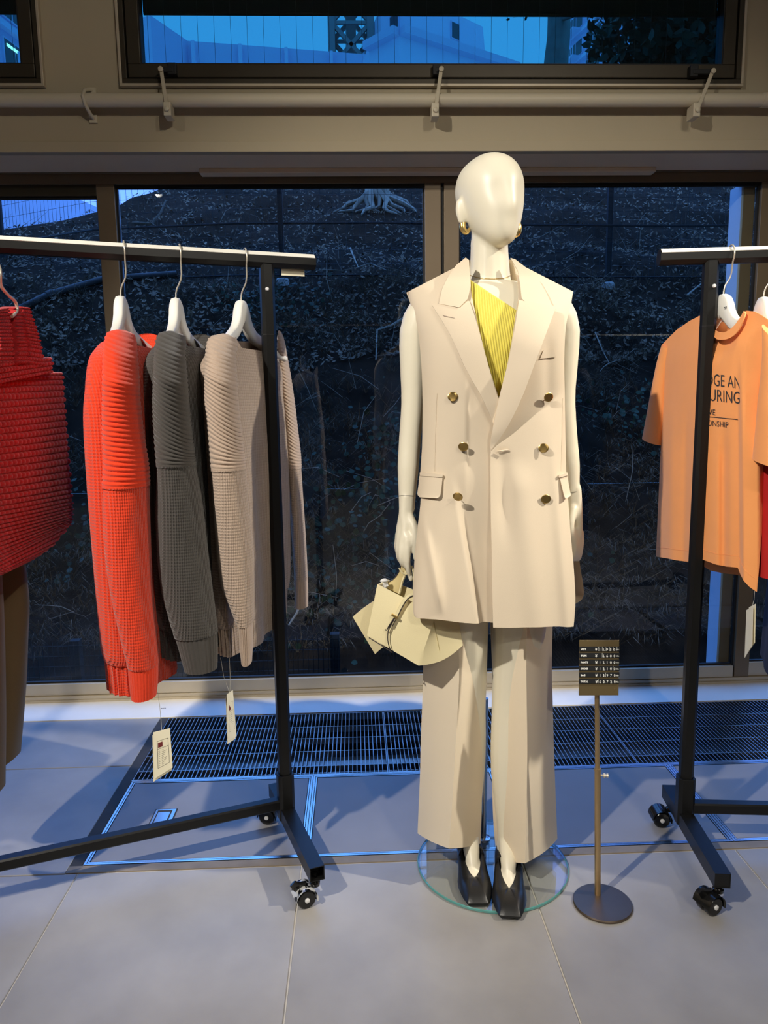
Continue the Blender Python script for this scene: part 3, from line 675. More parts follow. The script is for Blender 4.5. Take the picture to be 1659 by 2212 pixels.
# ================================================================== RACKS, PRICE STAND, HANGERS, TAGS
M['black'] = mat('black_powder_coat', (0.0065, 0.0065, 0.0065, 1), 0.36, spec=0.32, bump=0.03, bscale=150)
M['strip'] = mat('pale_glint', (0.80, 0.78, 0.70, 1), 0.45)  # pale non-metal colour that carries the bright reflection on the rail
M['black_plastic'] = mat('black_plastic', (0.008, 0.008, 0.008, 1), 0.16)
M['chipped'] = mat('chipped_chrome', (0.85, 0.85, 0.82, 1), 0.25, 0.4, var=0.97, vscale=60, col2=(0.01, 0.01, 0.01, 1))
for n_ in M['chipped'].node_tree.nodes:
    if n_.type == 'VALTORGB': n_.color_ramp.elements[0].position = 0.44; n_.color_ramp.elements[1].position = 0.50
M['hub'] = mat('hub_cap', (0.75, 0.75, 0.75, 1), 0.3)
M['hook'] = mat('hook_nickel', (0.72, 0.66, 0.54, 1), 0.35, 0.55)
M['hanger'] = mat('hanger_white', srgb(238, 236, 228), 0.4)
M['card'] = mat('tag_card', srgb(240, 232, 204), 0.7)
M['cord'] = mat('tag_cord', srgb(220, 215, 200), 0.7)
M['tagred'] = mat('tag_red', srgb(110, 40, 42), 0.7)
M['brass_pole'] = mat('antique_brass', (0.52, 0.37, 0.20, 1), 0.36, 0.8, var=0.3, vscale=9, stretch=(1, 1, 0.3))
M['brass_plate'] = mat('brass_plate', (0.21, 0.155, 0.075, 1), 0.40, 0.6)
M['dark_metal'] = mat('dark_bronze_base', (0.17, 0.13, 0.10, 1), 0.40, 0.75, var=0.3, vscale=6)
M['slat'] = mat('price_strip', (0.018, 0.019, 0.021, 1), 0.35)
M['white_ink'] = mat('white_ink', (0.85, 0.85, 0.80, 1), 0.6)

def caster(root, c, d, wheel_m, brake=True):
    """twin wheel caster; c = point on the floor, d = rolling direction (unit)"""
    c, d = V(c), V(d).normalized(); ax = V((d.y, -d.x, 0)); R = 0.0235
    w = MB()
    for s in (-1, 1): w.lathe([(0.010, -0.009), (R-0.003, -0.009), (R, -0.006), (R, 0.006), (R-0.003, 0.009), (0.010, 0.009)], 22, c+V((0, 0, R))+ax*s*0.0115, ax)
    wo = w.build('caster', M['black_plastic'], root, smooth=40)
    h = MB(); rows = []
    for i in range(9):
        a = math.radians(-15+i*24); rows.append([c+V((0, 0, R))+d*(-math.cos(a)*(R+0.0045)*1.0)+V((0, 0, 1))*(math.sin(a)*(R+0.005))+ax*(0.0245*k) for k in (-1, -0.75, 0, 0.75, 1)])
    h.slab(rows, lambda p: (c+V((0, 0, R))-p)*0.10); h.build('caster_hood', M[wheel_m], wo, smooth=50)
    k = MB()
    for s in (-1, 1): k.lathe([(0.006, 0), (0.006, 0.003), (0.003, 0.0042)], 14, c+V((0, 0, R))+ax*s*0.0205, ax*s)
    k.build('hub_cap', M['hub'], wo, smooth=50)
    st = c-d*0.027
    k = MB(); k.lathe([(0.012, 0.044), (0.013, 0.052), (0.009, 0.055), (0.007, 0.078)], 14, st); k.build('stem', M['black_plastic'], wo, smooth=50)
    if brake:
        p = c+d*0.010+V((0, 0, 0.048)); k = MB()
        k.tube([p-d*0.012, p+d*0.010+V((0, 0, 0.004)), p+d*0.020+V((0, 0, 0.016))], [(0.004, 0.014), (0.004, 0.013), (0.003, 0.009)], 10)
        k.build('brake_lever', M['black_plastic'], wo, smooth=50)
def rack(label, P, d, zt, L, wheel, over=0.125, sticker=False, foot=0.30):
    """P post foot xy, d unit vector along the rail away from this post, zt = underside of rail"""
    P = V((P[0], P[1], 0)); d = V((d[0], d[1], 0)).normalized(); n = V((d.y, -d.x, 0)); n = n if n.y < 0 else -n
    t = thing('clothes_rack', label, 'rack', P, 'black garment racks')
    zr = zt+0.0175; a, b = P-d*over+V((0, 0, zr)), P+d*(L+over)+V((0, 0, zr))
    w, c = 0.0180, 0.0095
    mb = MB(); mb.bar(a, b, chsq(w, c)); mb.build('top_rail', M['black'], t)
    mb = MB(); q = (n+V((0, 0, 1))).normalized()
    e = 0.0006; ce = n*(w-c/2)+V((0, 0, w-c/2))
    mb.obox((a+b)/2+ce+q*e*0.5, (b-a)/2*0.997, (n-V((0, 0, 1))).normalized()*c*0.74, q*e); mb.build('rail_glint', M['strip'], t)  # painted highlight: thin pale strip along the upper front chamfer
    for s, Q in ((0, P), (1, P+d*L)):
        mb = MB(); mb.bar(Q+V((0, 0, 0.10)), Q+V((0, 0, zt+0.006)), chsq(0.0170, 0.0075), d); po = mb.build('post', M['black'], t)
        mb = MB(); mb.bar(Q+V((0, 0, 1.02+0.37)), Q+V((0, 0, 1.022+0.37)), chsq(0.0174, 0.0075), d); mb.build('joint_line', M['rubber'], po)
        mb = MB(); mb.bar(Q+V((0, 0, 0.072)), Q+V((0, 0, 0.205)), chsq(0.0222, 0.009), d); mb.build('sleeve', M['black'], t, bevel=0.001)
        f0, f1 = Q-n*0.135+V((0, 0, 0.088)), Q+n*foot+V((0, 0, 0.088))
        mb = MB(); wv = 0.0185; wi = 0.0165
        u = n; sd = d; zz = V((0, 0, 1)); L2 = (f1-f0).length
        prof_o = [(-wv, -wv), (wv, -wv), (wv, wv), (-wv, wv)]; prof_i = [(-wi, -wi), (wi, -wi), (wi, wi), (-wi, wi)]
        ring_o0 = [f0+sd*x+zz*y for x, y in prof_o]; ring_o1 = [f1+sd*x+zz*y for x, y in prof_o]
        ring_i1 = [f1+sd*x+zz*y for x, y in prof_i]; ring_i2 = [f1-u*(0.04 if s == 0 and sticker else 0.001)+sd*x+zz*y for x, y in prof_i]
        mb.grid([ring_o0, ring_o1, ring_i1, ring_i2], closed=True, caps=True); mb.build('foot', M['black'], t)
        lf = V((-0.93, -0.36, 0)); caster(t, Q+n*(foot-0.024)+lf*0.027, lf, wheel)
        caster(t, Q-n*0.105+V((-1, 0.1, 0))*0.030, V((-1, 0.1, 0)), 'black_plastic', False)
    mb = MB(); mb.bar(P+V((0, 0, 0.118))+d*0.02, P+d*(L-0.02)+V((0, 0, 0.118)), chsq(0.0150, 0.004)); mb.build('stretcher', M['black'], t)
    p = P+V((0, 0, zt-0.055))+n*0.0172
    mb = MB(); mb.lathe([(0.0048, 0), (0.0048, 0.002), (0.003, 0.0042)], 14, p-d*(-0.004), n); mb.build('screw', M['hub'], t, smooth=50)
    if sticker:
        mb = MB(); s0 = P-d*0.070+V((0, 0, zt-0.008))-n*0.006; mb.obox(s0, d*0.030, n*0.0008, (0, 0, 0.0085)); mb.build('label_plate', M['card'], t)
    return t
LP, LD = V((-0.215, 1.936, 0)), V((-0.942, -0.335, 0)).normalized()
RP, RD = V((0.874, 1.843, 0)), V((0.992, -0.105, 0)).normalized()
LZ, RZ = 1.556, 1.540
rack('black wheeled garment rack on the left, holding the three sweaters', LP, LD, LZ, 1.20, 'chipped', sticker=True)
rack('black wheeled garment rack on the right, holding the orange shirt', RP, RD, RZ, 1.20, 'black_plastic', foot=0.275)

def rail_at(P, d, zt, px):
    """point of the rail axis seen at pixel column px"""
    best = None
    for k in range(-200, 1400):
        q = P+d*(k*0.001)+V((0, 0, zt+0.0175)); v = q-CAM; x = IW/2+FPX*v.dot(RT)/v.dot(FW)
        if best is None or abs(x-px) < best[0]: best = (abs(x-px), q)
    return best[1]
def hanger(label, O, u, bar_d, m='hanger', half=0.205, drop=0.098, group='white hangers'):
    """O point on the rail axis; u width direction. Returns root and top-of-body point"""
    u = V((u[0], u[1], 0)).normalized(); n = V((u.y, -u.x, 0)); nb = V((bar_d.y, -bar_d.x, 0)); nb = nb if nb.y < 0 else -nb
    T = O-V((0, 0, drop))
    t = thing('hanger', label, 'hanger', O, group)
    zt_ = [(0, 0), (.010, -.001), (.020, -.007), (.028, -.020), (.034, -.038), (.046, -.056), (.068, -.072), (.11, -.088), (.16, -.105), (half, -.128)]
    zb_ = [(0, -.058), (.008, -.062), (.020, -.074), (.034, -.086), (.052, -.097), (.075, -.106), (.11, -.116), (.16, -.128), (half, -.142)]
    rows = []
    for i in range(-26, 27):
        x = math.copysign((abs(i)/26)**1.5*half, i); a = interp(zt_, abs(x)); b2 = interp(zb_, abs(x)); th = 0.0128-0.004*abs(x)/half; bow = 0.9*x*x
        c = T+u*x+n*(bow-0.015); r = []
        m_ = (a+b2)/2; hh = (a-b2)/2
        for k in range(12):
            q = 2*math.pi*k/12; r.append(c+V((0, 0, m_+hh*math.copysign(abs(math.sin(q))**0.55, math.sin(q))))+n*(th*math.copysign(abs(math.cos(q))**0.55, math.cos(q))))
        rows.append(r)
    mb = MB(); mb.grid(rows, closed=True, caps=True); mb.build('hanger_body', M[m], t, smooth=60)
    R = 0.0235; pts = [T+V((0, 0, -0.005))-n*0.015]
    pts += [T-n*0.012+V((0, 0, 0.018)), lerp(T, O, 0.45)+nb*0.006]
    for k in range(0, 10):
        a = math.radians(-50+k*27); pts.append(O+nb*(R*math.cos(a))+V((0, 0, R*math.sin(a)+0.0015)))
    P2 = []
    m2 = len(pts)-1
    for k in range(33): P2.append(V(spl([tuple(p) for p in pts], k/32)))
    mb = MB(); mb.tube(P2, 0.0019, 8); mb.build('hook', M['hook'], t, smooth=60)
    return t, T
def price_tag(label, top, cord_px, card_px, Y, sheets=2, loop=False):
    """cord from a 3D point down to a card given by its four corner pixels (tl, tr, br, bl) at depth Y"""
    tl, tr, br, bl = [atY(x, y, Y+dy) for (x, y, dy) in card_px]
    mid = lerp(tl, tr, 0.5); nrm = (tr-tl).cross(bl-tl).normalized(); nrm = nrm if nrm.y < 0 else -nrm
    t = thing('price_tag', label, 'tag', mid, 'paper price tags on strings')
    hole = lerp(mid, lerp(bl, br, .5), 0.04)
    mb = MB(); mb.tube([V(top), lerp(V(top), hole, 0.5)+V((0.0015, 0, 0)), hole-nrm*0.0005], 0.0006, 5)
    if loop: mb.tube([V(top)+V((-0.02, 0, 0.0)), lerp(V(top)+V((-0.02, 0, -0.03)), hole, 0.3), hole], 0.0005, 5)
    mb.build('cord', M['cord'], t)
    for k in range(sheets):
        sh = V((-0.0035*k, 0.004*k, -0.008*k)); ex = nrm*0.00025
        mb = MB(); rows = [[tl+sh, tr+sh], [lerp(tl, bl, .5)+sh+nrm*0.001*k, lerp(tr, br, .5)+sh], [bl+sh-nrm*(-0.002*k), br+sh]]
        mb.slab(rows, -nrm*0.0004); mb.build('card', M['card'], t)
    ux, uz = (tr-tl), (bl-tl)
    def patch(x0, x1, y0, y1, m, nm):
        mb = MB(); P = lambda x, y: tl+ux*x+lerp(bl-tl, br-tr, x)*y+nrm*0.0005
        mb.slab([[P(x0, y0), P(x1, y0)], [P(x0, y1), P(x1, y1)]], -nrm*0.0003); mb.build(nm, m, t)
    patch(0.26, 0.52, 0.26, 0.37, M['tagred'], 'colour_chip')
    mb = MB(); P = lambda x, y: tl+ux*x+lerp(bl-tl, br-tr, x)*y+nrm*0.0005
    def line(x0, y0, x1, y1, w=0.006):
        a, b2 = P(x0, y0), P(x1, y1); d = (b2-a).normalized(); s = nrm.cross(d)*0.00028; mb.add([a-s, a+s, b2+s, b2-s], [(0, 1, 2, 3)])
    for (a, b2, c, d) in ((.22, .40, .85, .40), (.22, .82, .85, .82), (.22, .22, .22, .82), (.85, .22, .85, .82), (.22, .22, .85, .22)): line(a, b2, c, d)
    for k in range(9): line(.27, .45+.04*k, .36, .45+.04*k); line(.44, .45+.04*k, .44+.06*(2+(k*7) % 4), .45+.04*k)
    mb.build('printed_lines', M['ink'], t)
    return t

# ---- price stand
SX, SY = 0.578, 1.622
t = thing('price_stand', 'small brass floor stand with a plate of price strips beside the mannequin', 'sign', (SX, SY, 0))
mb = MB(); mb.lathe([(0.066, 0), (0.070, 0.001), (0.0705, 0.005), (0.069, 0.0075), (0.060, 0.0085), (0.012, 0.010), (0.008, 0.010)], 56, (SX, SY, 0)); mb.build('base', M['dark_metal'], t, smooth=35)
kz = 0.352; PB = atZ(1291, 1931, 0.01)
ptop = atY(1289, 1500, PB.y)
mb = MB(); KP = atY(1291, 1661, PB.y); mb.tube([(PB.x, PB.y, 0.009), KP], 0.0074, 18); mb.build('outer_pole', M['brass_pole'], t, smooth=50)
mb = MB(); mb.tube([KP-V((0, 0, 0.02)), (ptop.x, PB.y, ptop.z+0.02)], 0.0056, 18); mb.build('inner_pole', M['brass_pole'], t, smooth=50)
mb = MB(); mb.lathe([(0.0084, 0), (0.0084, 0.006)], 18, KP-V((0, 0, 0.004))); mb.build('collar', M['brass_pole'], t, smooth=50)
kp = KP-V((0, 0, 0.016))
mb = MB(); mb.lathe([(0.0022, 0.005), (0.0022, 0.013), (0.0055, 0.0135), (0.0055, 0.018), (0.0035, 0.0185), (0.0035, 0.021), (0.005, 0.0215), (0.005, 0.025)], 12, kp, (1, -0.15, 0)); mb.build('thumb_screw', M['hook'], t, smooth=40)
tl, tr, br, bl = atY(1246, 1383, PB.y+0.004), atY(1333, 1383, PB.y+0.004), atY(1341, 1502, PB.y-0.014), atY(1256, 1502, PB.y-0.014)
ux = (tr-tl+br-bl)/2; uz = ((bl-tl)+(br-tr))/2; W0, H0 = ux.length, uz.length
ux.normalize(); nrm = ux.cross(uz).normalized(); nrm = nrm if nrm.y < 0 else -nrm; uz = nrm.cross(ux).normalized(); uz = uz if uz.z < 0 else -uz
O0 = (tl+tr+br+bl)/4
def pp(x, y, o=0): return O0+ux*(x-0.5)*W0+uz*(y-0.5)*H0+nrm*o     # on the plate, 0..1
mb = MB(); mb.obox(pp(.5, .5, -0.0012), ux*W0/2, uz*H0/2, nrm*0.0012); mb.build('plate', M['brass_plate'], t, bevel=0.0005)
Rm = Matrix((ux, -uz, nrm)).transposed()
sx_ = 0.105; mb_rows = [('VEST', '\u00a5', '1', '5', '9', '5', '0'), ('TOPS', '\u00a5', '', '6', '6', '0', '0'), ('PANTS', '\u00a5', '1', '2', '1', '0', '0'), ('SHOES', '\u00a5', '1', '2', '1', '0', '0'), ('BAG', '\u00a5', '1', '3', '9', '7', '0'), ('TOTAL', '\u00a5', '6', '0', '7', '2', '0')]
for k, row in enumerate(mb_rows):
    y = 0.155+0.1165*k; x0 = -0.005+0.0*k
    mb = MB(); mb.obox(pp(.5, y, 0.0015), ux*W0*0.505, uz*H0*0.041, nrm*0.0010); so = mb.build('price_strip', M['slat'], t)
    th = H0*0.072
    text(row[0], th*0.62, pp(0.03, y+0.024, 0.0026), Rm, M['white_ink'], so, bold=0.00025)
    for q, ch in enumerate(row[1:]):
        if ch: text(ch+('.' if q == 2 else ''), th*0.92, pp(0.405+0.092*q-0.012*(5-k)*0.3, y+0.034, 0.0026), Rm, M['white_ink'], so, bold=0.0001)
    text('\u7a0e\u8fbc', th*0.42, pp(0.925, y+0.024, 0.0026), Rm, M['white_ink'], so, xs=0.8)
    for q in range(6):
        if k == 0 or (q*5+k*3) % 7 == 1:
            mb = MB(); mb.obox(pp(0.475+0.092*q, y, 0.00265), ux*0.00022, uz*H0*0.038, nrm*0.0002); mb.build('divider', M['white_ink'], so)
mb = MB(); c = pp(0.90, 0.875, 0.0002); mb.obox(c, ux*0.0022, uz*0.0003, nrm*0.0003); mb.obox(c-ux*0.002+uz*0.0025, ux*0.0003, uz*0.0025, nrm*0.0003); mb.obox(c+uz*0.0022, ux*0.0016, uz*0.0003, nrm*0.0003); mb.build('engraved_mark', M['brass_pole'], t)
# ================================================================== MANNEQUIN
M['skin'] = mat('mannequin_gloss', srgb(230, 222, 200), 0.40, spec=0.5)
M['vest'] = mat('beige_suiting', srgb(222, 205, 180), 0.75, sheen=0.15, bump=0.10, bscale=900, var=0.04, vscale=5)
M['pants'] = mat('beige_trouser_cloth', srgb(232, 216, 190), 0.75, sheen=0.15, bump=0.10, bscale=900, var=0.03, vscale=5)
M['lining'] = mat('lining', srgb(150, 128, 118), 0.6)
M['rib_yellow'] = mat('yellow_rib_knit', srgb(224, 210, 92), 0.8, sheen=0.2)
M['gold'] = mat('gold', (0.95, 0.68, 0.26, 1), 0.26, 0.9)
M['gold_matte'] = mat('gold_button', (0.62, 0.42, 0.15, 1), 0.34, 1.0)
M['leather_black'] = mat('black_leather', (0.011, 0.011, 0.011, 1), 0.36, spec=0.55, bump=0.10, bscale=240)
M['bag'] = mat('cream_leather', srgb(240, 226, 180), 0.50, bump=0.12, bscale=380, var=0.03)
M['bag_edge'] = mat('dark_edge_paint', (0.030, 0.020, 0.018, 1), 0.5)
M['bag_in'] = mat('bag_lining', srgb(205, 186, 132), 0.7)
M['disc_glass'] = glass_mat('disc_glass', (0.975, 0.992, 0.988, 1), 0.05)
M['glass_edge'] = mat('glass_edge', (0.10, 0.32, 0.30, 1), 0.08, spec=0.8)
M['tissue'] = mat('tissue_paper', srgb(235, 235, 235), 0.7)
MX, MY = 0.330, 1.80
man = thing('mannequin', 'white egg-headed mannequin in a beige sleeveless suit standing on a round glass base', 'mannequin', (MX, MY, 0))
# glass base disc and support rod
mb = MB(); Rg = 0.198; c = (0.339, 1.797, 0)
mb.lathe([(Rg-0.002, 0.0008), (Rg, 0.0025), (Rg, 0.0075), (Rg-0.0015, 0.0092)], 96, c)
nf = 96*3; mb.mi = [1]*nf+[0, 0]
gb = mb.build('glass_base', [M['disc_glass'], M['glass_edge']], man, smooth=30)
pb = atZ(1046, 1822, 0.0095)
mb = MB(); mb.tube([(pb.x, pb.y+0.02, 0.0095), (pb.x+0.004, pb.y+0.025, 0.42)], 0.0095, 16); mb.lathe([(0.020, 0), (0.020, 0.006), (0.012, 0.009)], 20, (pb.x, pb.y+0.02, 0.0095)); mb.build('support_rod', M['steel'], man, smooth=50)

# ---- body: overlapping volumes merged into one continuous skin
B = MB()
def capsule(pts, rr, n=16, fl=None):
    """rounded chain; rr radii or (ru, rw)"""
    P = [V(p) for p in pts]; m = 18
    Q = [V(spl([tuple(p) for p in P], k/m)) for k in range(m+1)]
    R = [spl([(r if isinstance(r, tuple) else (r, r)) for r in rr], k/m) for k in range(m+1)]
    d0 = (Q[0]-Q[1]).normalized(); d1 = (Q[-1]-Q[-2]).normalized(); r0, r1 = min(R[0]), min(R[-1])
    pre = [(Q[0]+d0*r0*math.sin(a), (R[0][0]*math.cos(a), R[0][1]*math.cos(a))) for a in (1.45, 1.1, 0.7, 0.35)]
    post = [(Q[-1]+d1*r1*math.sin(a), (R[-1][0]*math.cos(a), R[-1][1]*math.cos(a))) for a in (0.35, 0.7, 1.1, 1.45)]
    B.tube([p for p, _ in pre]+Q+[p for p, _ in post], [r for _, r in pre]+R+[r for _, r in post], n)
# head
HZ = [(1.570, .010, .062, -.040), (1.578, .024, .080, -.022), (1.590, .036, .088, .000), (1.605, .046, .092, .030), (1.625, .0545, .094, .055), (1.645, .061, .0965, .074), (1.665, .0665, .096, .086), (1.690, .0715, .092, .095), (1.715, .0725, .089, .097), (1.740, .067, .080, .090), (1.758, .056, .068, .076), (1.772, .040, .050, .055), (1.780, .024, .030, .032), (1.7835, .006, .008, .008)]
TH = math.radians(20); HC = V((0.326, 1.815, 0))
rows = []
for k in range(49):
    z, w, f, bk = spl(HZ, k/48); w = max(w, .003); r = []
    for q in range(56):
        a = 2*math.pi*q/56; s, co = math.sin(a), math.cos(a)
        x = w*math.copysign(abs(s)**0.92, s)
        cy = (bk-f)/2; hd = (f+bk)/2
        y = cy-hd*math.copysign(abs(co)**(0.95 if co > 0 else 0.9), co)
        if co > 0:                                     # nose and brow ridge
            g = math.exp(-(x/0.018)**2); y -= 0.0045*g*math.exp(-((z-1.650)/0.028)**2)+0.002*g*math.exp(-((z-1.70)/0.04)**2)
            for sx in (-1, 1): y += 0.0022*math.exp(-((x-sx*0.030)/0.018)**2)*math.exp(-((z-1.676)/0.024)**2)
        X = x*math.cos(TH)-y*math.sin(TH); Y = x*math.sin(TH)+y*math.cos(TH)
        r.append(HC+V((X, Y, z)))
    rows.append(r)
B.grid(rows, closed=True, caps=True)
for sx in (-1, 1):                                     # stylised ears
    e = V((sx*0.0675, 0.012, 1.655)); E_ = HC+V((e.x*math.cos(TH)-e.y*math.sin(TH), e.x*math.sin(TH)+e.y*math.cos(TH), e.z))
    capsule([E_+V((0, 0, 0.020)), E_, E_+V((0, 0, -0.022))], [(0.010, 0.015), (0.010, 0.016), (0.007, 0.010)])
capsule([(0.326, 1.825, 1.66), (0.3265, 1.822, 1.58), (0.328, 1.826, 1.52), (0.329, 1.832, 1.46)], [0.044, 0.0445, 0.049, 0.058])
# torso
def chest_d(z): return cinterp([(1.20, .098), (1.27, .112), (1.33, .118), (1.38, .108), (1.42, .088), (1.46, .064), (1.50, .035), (1.52, .02)], z)
TZ = [(0.76, .155, .098, .11), (0.84, .168, .10, .12), (0.92, .16, .10, .11), (1.02, .125, .09, .08), (1.10, .115, .09, .075), (1.20, .125, .098, .085), (1.27, .135, .112, .09), (1.33, .142, .118, .09), (1.38, .148, .108, .09), (1.42, .150, .084, .085), (1.455, .132, .060, .075), (1.478, .100, .045, .065), (1.496, .066, .028, .050)]
rows = []
for k in range(40):
    z, w, f, bk = spl(TZ, k/39); r = []
    for q in range(40):
        a = 2*math.pi*q/40; s, co = math.sin(a), math.cos(a)
        r.append(V((MX+w*math.copysign(abs(s)**0.85, s), MY+0.005-(f if co > 0 else bk)*math.copysign(abs(co)**0.9, co), z)))
    rows.append(r)
B.grid(rows, closed=True, caps=True)
# arms
AL = [(0.185, 1.808, 1.435), (0.150, 1.808, 1.39), (0.143, 1.806, 1.30), (0.140, 1.804, 1.22), (0.131, 1.800, 1.12), (0.126, 1.792, 1.06), (0.1225, 1.784, 0.995), (0.121, 1.778, 0.962)]
AR = [(0.47, 1.808, 1.435), (0.503, 1.808, 1.39), (0.507, 1.808, 1.30), (0.508, 1.808, 1.22), (0.517, 1.806, 1.12), (0.523, 1.800, 1.06), (0.527, 1.795, 0.995), (0.530, 1.790, 0.962)]
ar = [0.050, 0.040, 0.0335, 0.0285, 0.0270, 0.0262, 0.0215, 0.0195]
capsule(AL, ar); capsule(AR, ar)
# left-hand-side hand (viewer's left), holding the bag handle
def P(x, y, Y): return tuple(atY(x, y, Y))
capsule([P(877, 1072, 1.780), P(874, 1110, 1.774), P(875, 1140, 1.766), P(872, 1168, 1.757)], [(.0198, .0150), (.0190, .0145), (.0198, .0130), (.0192, .0120)])
fr = [.0092, .0084, .0078, .0064]
capsule([P(880, 1160, 1.745), P(880, 1192, 1.737), P(881, 1222, 1.740), P(887, 1251, 1.750)], fr)
capsule([P(870, 1162, 1.752), P(867, 1195, 1.742), P(869, 1216, 1.745), P(876, 1224, 1.765)], fr)
capsule([P(870, 1125, 1.770), P(864, 1162, 1.763), P(861, 1190, 1.755), P(864, 1208, 1.760), P(873, 1216, 1.780)], [.0100, .0092, .0084, .0078, .0064])
capsule([P(869, 1118, 1.774), P(861, 1156, 1.775), P(858, 1180, 1.772), P(861, 1196, 1.778), P(869, 1203, 1.794)], [.0110, .0090, .0080, .0070, .0058])
capsule([P(884, 1115, 1.765), P(895, 1142, 1.750), P(898, 1175, 1.740), P(898, 1207, 1.742)], [.0115, .0110, .0088, .0066])
# other hand, hanging at the far side
capsule([P(1243, 1056, 1.792), P(1246, 1100, 1.785), P(1247, 1130, 1.780), P(1248, 1155, 1.775)], [(.018, .0145), (.017, .0140), (.020, .0125), (.019, .0115)])
for k, (dx, dy) in enumerate(((-6, -0.016), (-1, -0.005), (4, 0.006), (8, 0.018))):
    capsule([P(1246+dx, 1148, 1.775+dy), P(1247+dx, 1175, 1.768+dy), P(1245+dx, 1196, 1.772+dy), P(1241+dx, 1210, 1.782+dy)], [.0086, .0078, .0070, .0058])
capsule([P(1238, 1100, 1.772), P(1233, 1128, 1.757), P(1233, 1155, 1.750), P(1235, 1175, 1.752)], [.0105, .0100, .0082, .0062])
# legs and feet
SH = [dict(heel=V((0.284, 1.868, 0)), toe=V((0.2735, 1.624, 0)), hip=0.255, big=1), dict(heel=V((0.385, 1.822, 0)), toe=V((0.341, 1.575, 0)), hip=0.405, big=-1)]
for s in SH:
    h, tt = s['heel'], s['toe']; d = (tt-h).normalized(); sd = V((d.y, -d.x, 0)); sd = sd if sd.x > 0 else -sd; s['d'], s['sd'] = d, sd; s['L'] = (tt-h).length
    an = h+d*0.045
    capsule([(s['hip'], 1.81, 0.86), (s['hip'], 1.80, 0.68), (lerp(s['hip'], an.x, .6), lerp(1.81, an.y, .3), 0.46), (an.x, an.y+0.01, 0.28), (an.x, an.y, 0.11), (an.x, an.y, 0.06)], [.082, .072, .052, .045, .028, .030])
    capsule([an+V((0, 0, 0.085)), h+d*0.10+V((0, 0, 0.062)), h+d*0.140+V((0, 0, 0.036)), h+d*0.170+V((0, 0, 0.025))], [.024, .0215, .0145, .008])
    capsule([h+d*0.125+sd*0.0125*s['big']+V((0, 0, 0.038)), h+d*0.160+sd*0.0115*s['big']+V((0, 0, 0.028)), h+d*0.19+sd*0.010*s['big']+V((0, 0, 0.0235))], [.0115, .0100, .0075])
    capsule([h+d*0.125-sd*0.0095*s['big']+V((0, 0, 0.038)), h+d*0.160-sd*0.0095*s['big']+V((0, 0, 0.028)), h+d*0.185-sd*0.010*s['big']+V((0, 0, 0.0235))], [.0115, .0098, .0075])
bo = bpy.data.objects.new('body', B.mesh('body', M['skin'])); COL.objects.link(bo)
rm = bo.modifiers.new('r', 'REMESH'); rm.mode = 'VOXEL'; rm.voxel_size = 0.0034
sm = bo.modifiers.new('s', 'SMOOTH'); sm.factor = 0.5; sm.iterations = 12
me = bpy.data.meshes.new_from_object(bo.evaluated_get(bpy.context.evaluated_depsgraph_get())); bo.modifiers.clear(); bo.data = me; me.shade_smooth()
adopt(bo, man)
for (a, b2, r) in ((V(AL[6]), V(AL[7]), 0.0219), (V(AR[6]), V(AR[7]), 0.0219)):
    mb = MB(); rows = []; ax = (b2-a).normalized(); u = ax.cross(V((0, 1, 0))).normalized(); w = ax.cross(u); cc = a+ax*0.004
    mb.tube([cc+u*(r*math.cos(q*math.pi/16))+w*(r*math.sin(q*math.pi/16)) for q in range(33)], 0.0006, 5, cap=False); mb.build('wrist_seam', M['bag_edge'], bo)
# finger nail of the straight index finger
mb = MB(); c = atY(887.5, 1249, 1.7425); mb.lathe([(0.0048, 0), (0.0046, 0.0012), (0.0025, 0.0020)], 14, c, (0, -1, 0.15)); mb.v = [(c.x+(x-c.x)*0.9, y, c.z+(z-c.z)*1.6) for x, y, z in mb.v]
mb.build('fingernail', M['skin'], bo, smooth=60)

# earrings and necklace
for (ex, ey, dy, nm) in ((1006, 489, 1.812, -1), (1111, 495, 1.762, 1)):
    c = atY(ex, ey, dy); mb = MB(); pts = []; rr = []
    for q in range(19):
        a = math.radians(60+nm*0+q*15.5) ; pts.append(c+V((0.0085*math.cos(a)*1.0*(-nm), -0.006*math.sin(a*0.5), 0.0135*math.sin(a)))); rr.append(0.0036+0.0046*math.sin(math.pi*q/18))
    mb.tube(pts, rr, 14); o = mb.build('earring', M['gold'], man, smooth=60)
from mathutils.bvhtree import BVHTree
bvh = BVHTree.FromPolygons([v.co[:] for v in me.vertices], [p.vertices[:] for p in me.polygons])
mb = MB(); pts = []
for q in range(61):
    a = 2*math.pi*q/60; o_ = V((0.328, 1.822, 1.516-0.013*math.cos(a))); d_ = V((math.sin(a), -math.cos(a), -0.10*max(0, math.cos(a)))).normalized()
    h_ = bvh.ray_cast(o_+d_*0.2, -d_); pts.append(h_[0]+d_*0.0009)
mb.tube(pts, 0.0009, 6, cap=False); mb.build('necklace', M['gold'], man, smooth=60)

